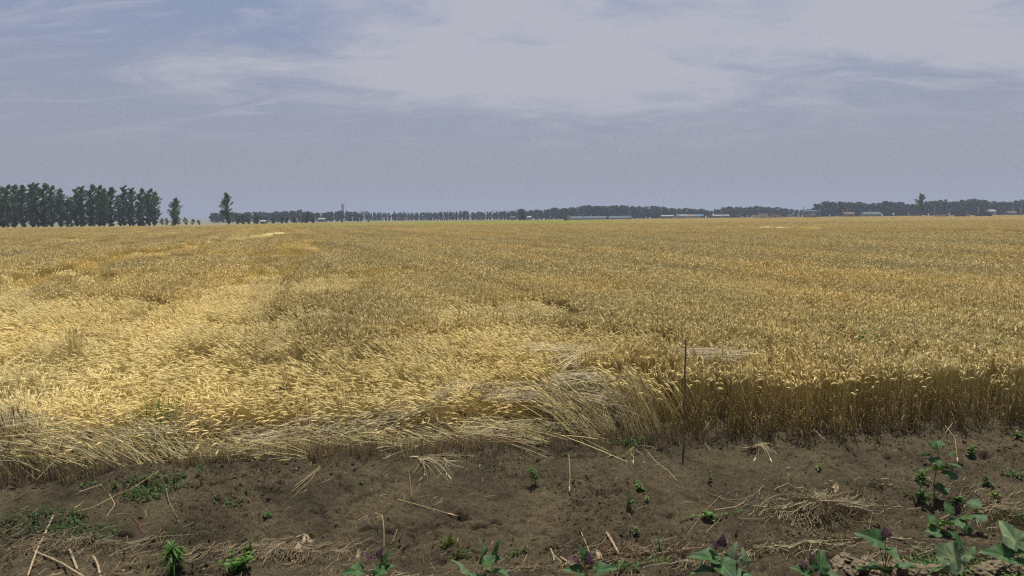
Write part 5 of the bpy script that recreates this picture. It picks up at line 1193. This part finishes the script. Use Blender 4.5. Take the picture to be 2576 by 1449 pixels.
# soil heaps
def mound(u0, u1, D, h, label, seed, m='soilheap'):
    h = h*1.35+.6
    a, b_ = far(u0, D), far(u1, D); w = (b_-a).length; c = (a+b_)/2; n = 30; X, Y = np.meshgrid(np.linspace(-.5, .5, n), np.linspace(-.5, .5, 14)); rs = np.random.default_rng(seed)
    q = np.maximum(0, 1-(np.abs(X)*2)**4)*np.maximum(0, 1-(np.abs(Y)*2)**2); Z = h*q*(.75+.5*fbm(X*w, Y*5, 1.6, 3, seed))
    o = grid_obj('soil_heap', X*w, Y*6, Z-.05, M[m]); o.location = c; tag(o, label, 'heap')
mound(1930, 1968, 430, 2.6, 'long dark soil heap beside the white van, on the far edge of the field', 1)
mound(2022, 2033, 430, 2.0, 'smallest dark soil heap, below the gap in the belts', 2)
mound(2036, 2048+8, 430, 2.5, 'dark soil heap in front of the blue-roofed tank', 3)
mound(1885, 1925, 450, 2.0, 'reddish low earth bank left of the white van', 4, 'brick')
mound(2340+13, 2372+5, 380, 1.5, 'low dark rubble row left of the truck', 5)
mound(1690, 1765, 520, 1.7, 'low green bank under the sand-coloured shed', 6)
# vehicles (tiny in the photograph)
def vehicle(u, D, L, hb, hc, body, label, name, cat, cab=(.62, 1.), rot=0., cabm=None, scale=1.):
    e = empty(name, far(u, D, .0), rot, label=label, cat=cat); e.scale = (scale,)*3
    part('body', body, e, lambda k: k.box(-L/2, L/2*(.98 if cab is None else 2*cab[0]-1), -.9, .9, .45, hb)); 
    if cab: part('cab', cabm or body, e, lambda k: k.add([(L*(cab[0]-.5)+.03, -.85, .45), (L/2, -.85, .45), (L/2, .85, .45), (L*(cab[0]-.5)+.03, .85, .45), (L*(cab[0]-.5)+.08, -.8, hc), (L/2-.45, -.8, hc), (L/2-.45, .8, hc), (L*(cab[0]-.5)+.08, .8, hc)], [(0, 3, 2, 1), (4, 5, 6, 7), (0, 1, 5, 4), (1, 2, 6, 5), (2, 3, 7, 6), (3, 0, 4, 7)]))
    xw = L*(cab[0]-.5)+.2 if cab else -L*.2
    part('window', 'glassdark', e, lambda k: k.box(xw, L/2-.5, -.93, -.9, hc*.62, hc*.9))
    for x in (-L*.32, L*.32):
        for y in (-.92, .72): part('wheel', 'tyre', e, lambda k: k.tube([(x, y, .42), (x, y+.2, .42)], .42, 14, cap=True))
vehicle(1926, 425, 5.0, 2.1, 2.1, 'white', 'white van parked left of the long soil heap', 'white_van', 'van', scale=1.6)
vehicle(2422, 372, 5.6, 3.0, 2.5, 'glassdark', 'dark truck with a white cab at the far edge of the field', 'truck', 'truck', (.66, 1.), cabm='white', scale=1.3)
vehicle(2475, 380, 5.2, 1.3, 1.9, 'glassdark', 'dark blue car right of the truck', 'parked_car', 'car', (.45, 1.), scale=1.5)
vehicle(2377, 400, 4.2, 1.5, 2.0, 'white', 'small white car left of the truck', 'parked_car', 'car', (.4, 1.))
vehicle(1991, 520, 5.6, 2.6, 2.8, 'white', 'bright white minibus glinting at the right end of the long belt', 'minibus', 'minibus', (.5, 1.))
# a person in white standing by the poles
p = far(1866, 415, .0); k = MB()
k.tube([(-.12, 0, 0), (-.10, 0, .85), (0, 0, 1.0)], [.07, .10, .13], 8); k.tube([(.14, 0, 0), (.11, 0, .85), (0, 0, 1.0)], [.07, .10, .13], 8); k.tube([(0, 0, .92), (0, 0, 1.2), (0, 0, 1.45), (0, 0, 1.52), (0, 0, 1.56), (0, 0, 1.66), (0, 0, 1.78)], [.16, .17, .20, .08, .08, .11, .04], 10, cap=True)
k.tube([(-.2, 0, 1.43), (-.28, .02, 1.15), (-.26, -.05, .85)], [.07, .05, .04], 6); k.tube([(.2, 0, 1.43), (.28, .02, 1.15), (.26, -.05, .85)], [.07, .05, .04], 6)
o = k.build('person', M['white'], None, True, p); tag(o, 'person in pale clothes standing at the far edge by a power pole', 'person')

# hills on the horizon
def ridge(u0, u1, D, tops, name, label, depth=900):
    n = 90; us = np.linspace(u0, u1, n); R = random.Random(int(D)); X = np.zeros((5, n)); Y = np.zeros((5, n)); Z = np.zeros((5, n))
    for i, u in enumerate(us):
        p = far(u, D); v = np.interp(u, [a for a, _ in tops], [b_ for _, b_ in tops]); h = height_for(u, v, D)*(1+.05*float(fbm(u*.1, 0, 1.2, 3, 4)))
        for j, (f_, q) in enumerate(((-.5, -.02), (-.25, .55), (0, 1), (.25, .6), (.5, -.02))): X[j, i] = p.x*(1+f_*depth/D); Y[j, i] = p.y+f_*depth; Z[j, i] = max(h, 1)*q-.5
    o = grid_obj(name, X, Y, Z, M['hill']); tag(o, label, 'hill', kind='structure')
ridge(380, 545, 3200, [(380, 548), (400, 541), (440, 543), (500, 546), (545, 549)], 'hill', 'low hazy hills behind the two lone trees')
ridge(1150, 1480, 4200, [(1150, 540), (1240, 531), (1300, 527), (1345, 524), (1380, 521), (1420, 524), (1480, 535)], 'hill', 'hazy blue hill rising behind the row at centre')
for i, u in enumerate(np.linspace(1240, 1366, 9)):
    R = random.Random(i); w_ = R.uniform(5, 10); hh = height_for(u, 529, 3680)*R.uniform(.9, 1.04)
    k = MB(); k.box(-w_, w_, 0, 14, 0, hh); k.box(-w_*.4, w_*.1, 3, 9, hh, hh+3.5); o = k.build('tower_block', M['tower'], None, False, far(u, 3680)); tag(o, '%s pale town block from the left on the hazy hill' % ORD[i], 'building', 'town blocks on the hazy hill')

# ================================================================== HAZE
hm = bpy.data.materials.new('haze_air'); hm.use_nodes = True; hn = hm.node_tree; hn.nodes.clear(); ho = N(hn, 'ShaderNodeOutputMaterial'); pv = N(hn, 'ShaderNodeVolumePrincipled')
pv.inputs['Color'].default_value = (.46, .53, .70, 1); pv.inputs['Density'].default_value = .00042; pv.inputs['Anisotropy'].default_value = .2
hn.links.new(pv.outputs[0], ho.inputs['Volume'])
k = MB(); k.box(-8000, 8000, -80, 9200, -1.6, 82); o = k.build('haze', hm); tag(o, 'thin summer haze over the fields', 'haze', kind='stuff')
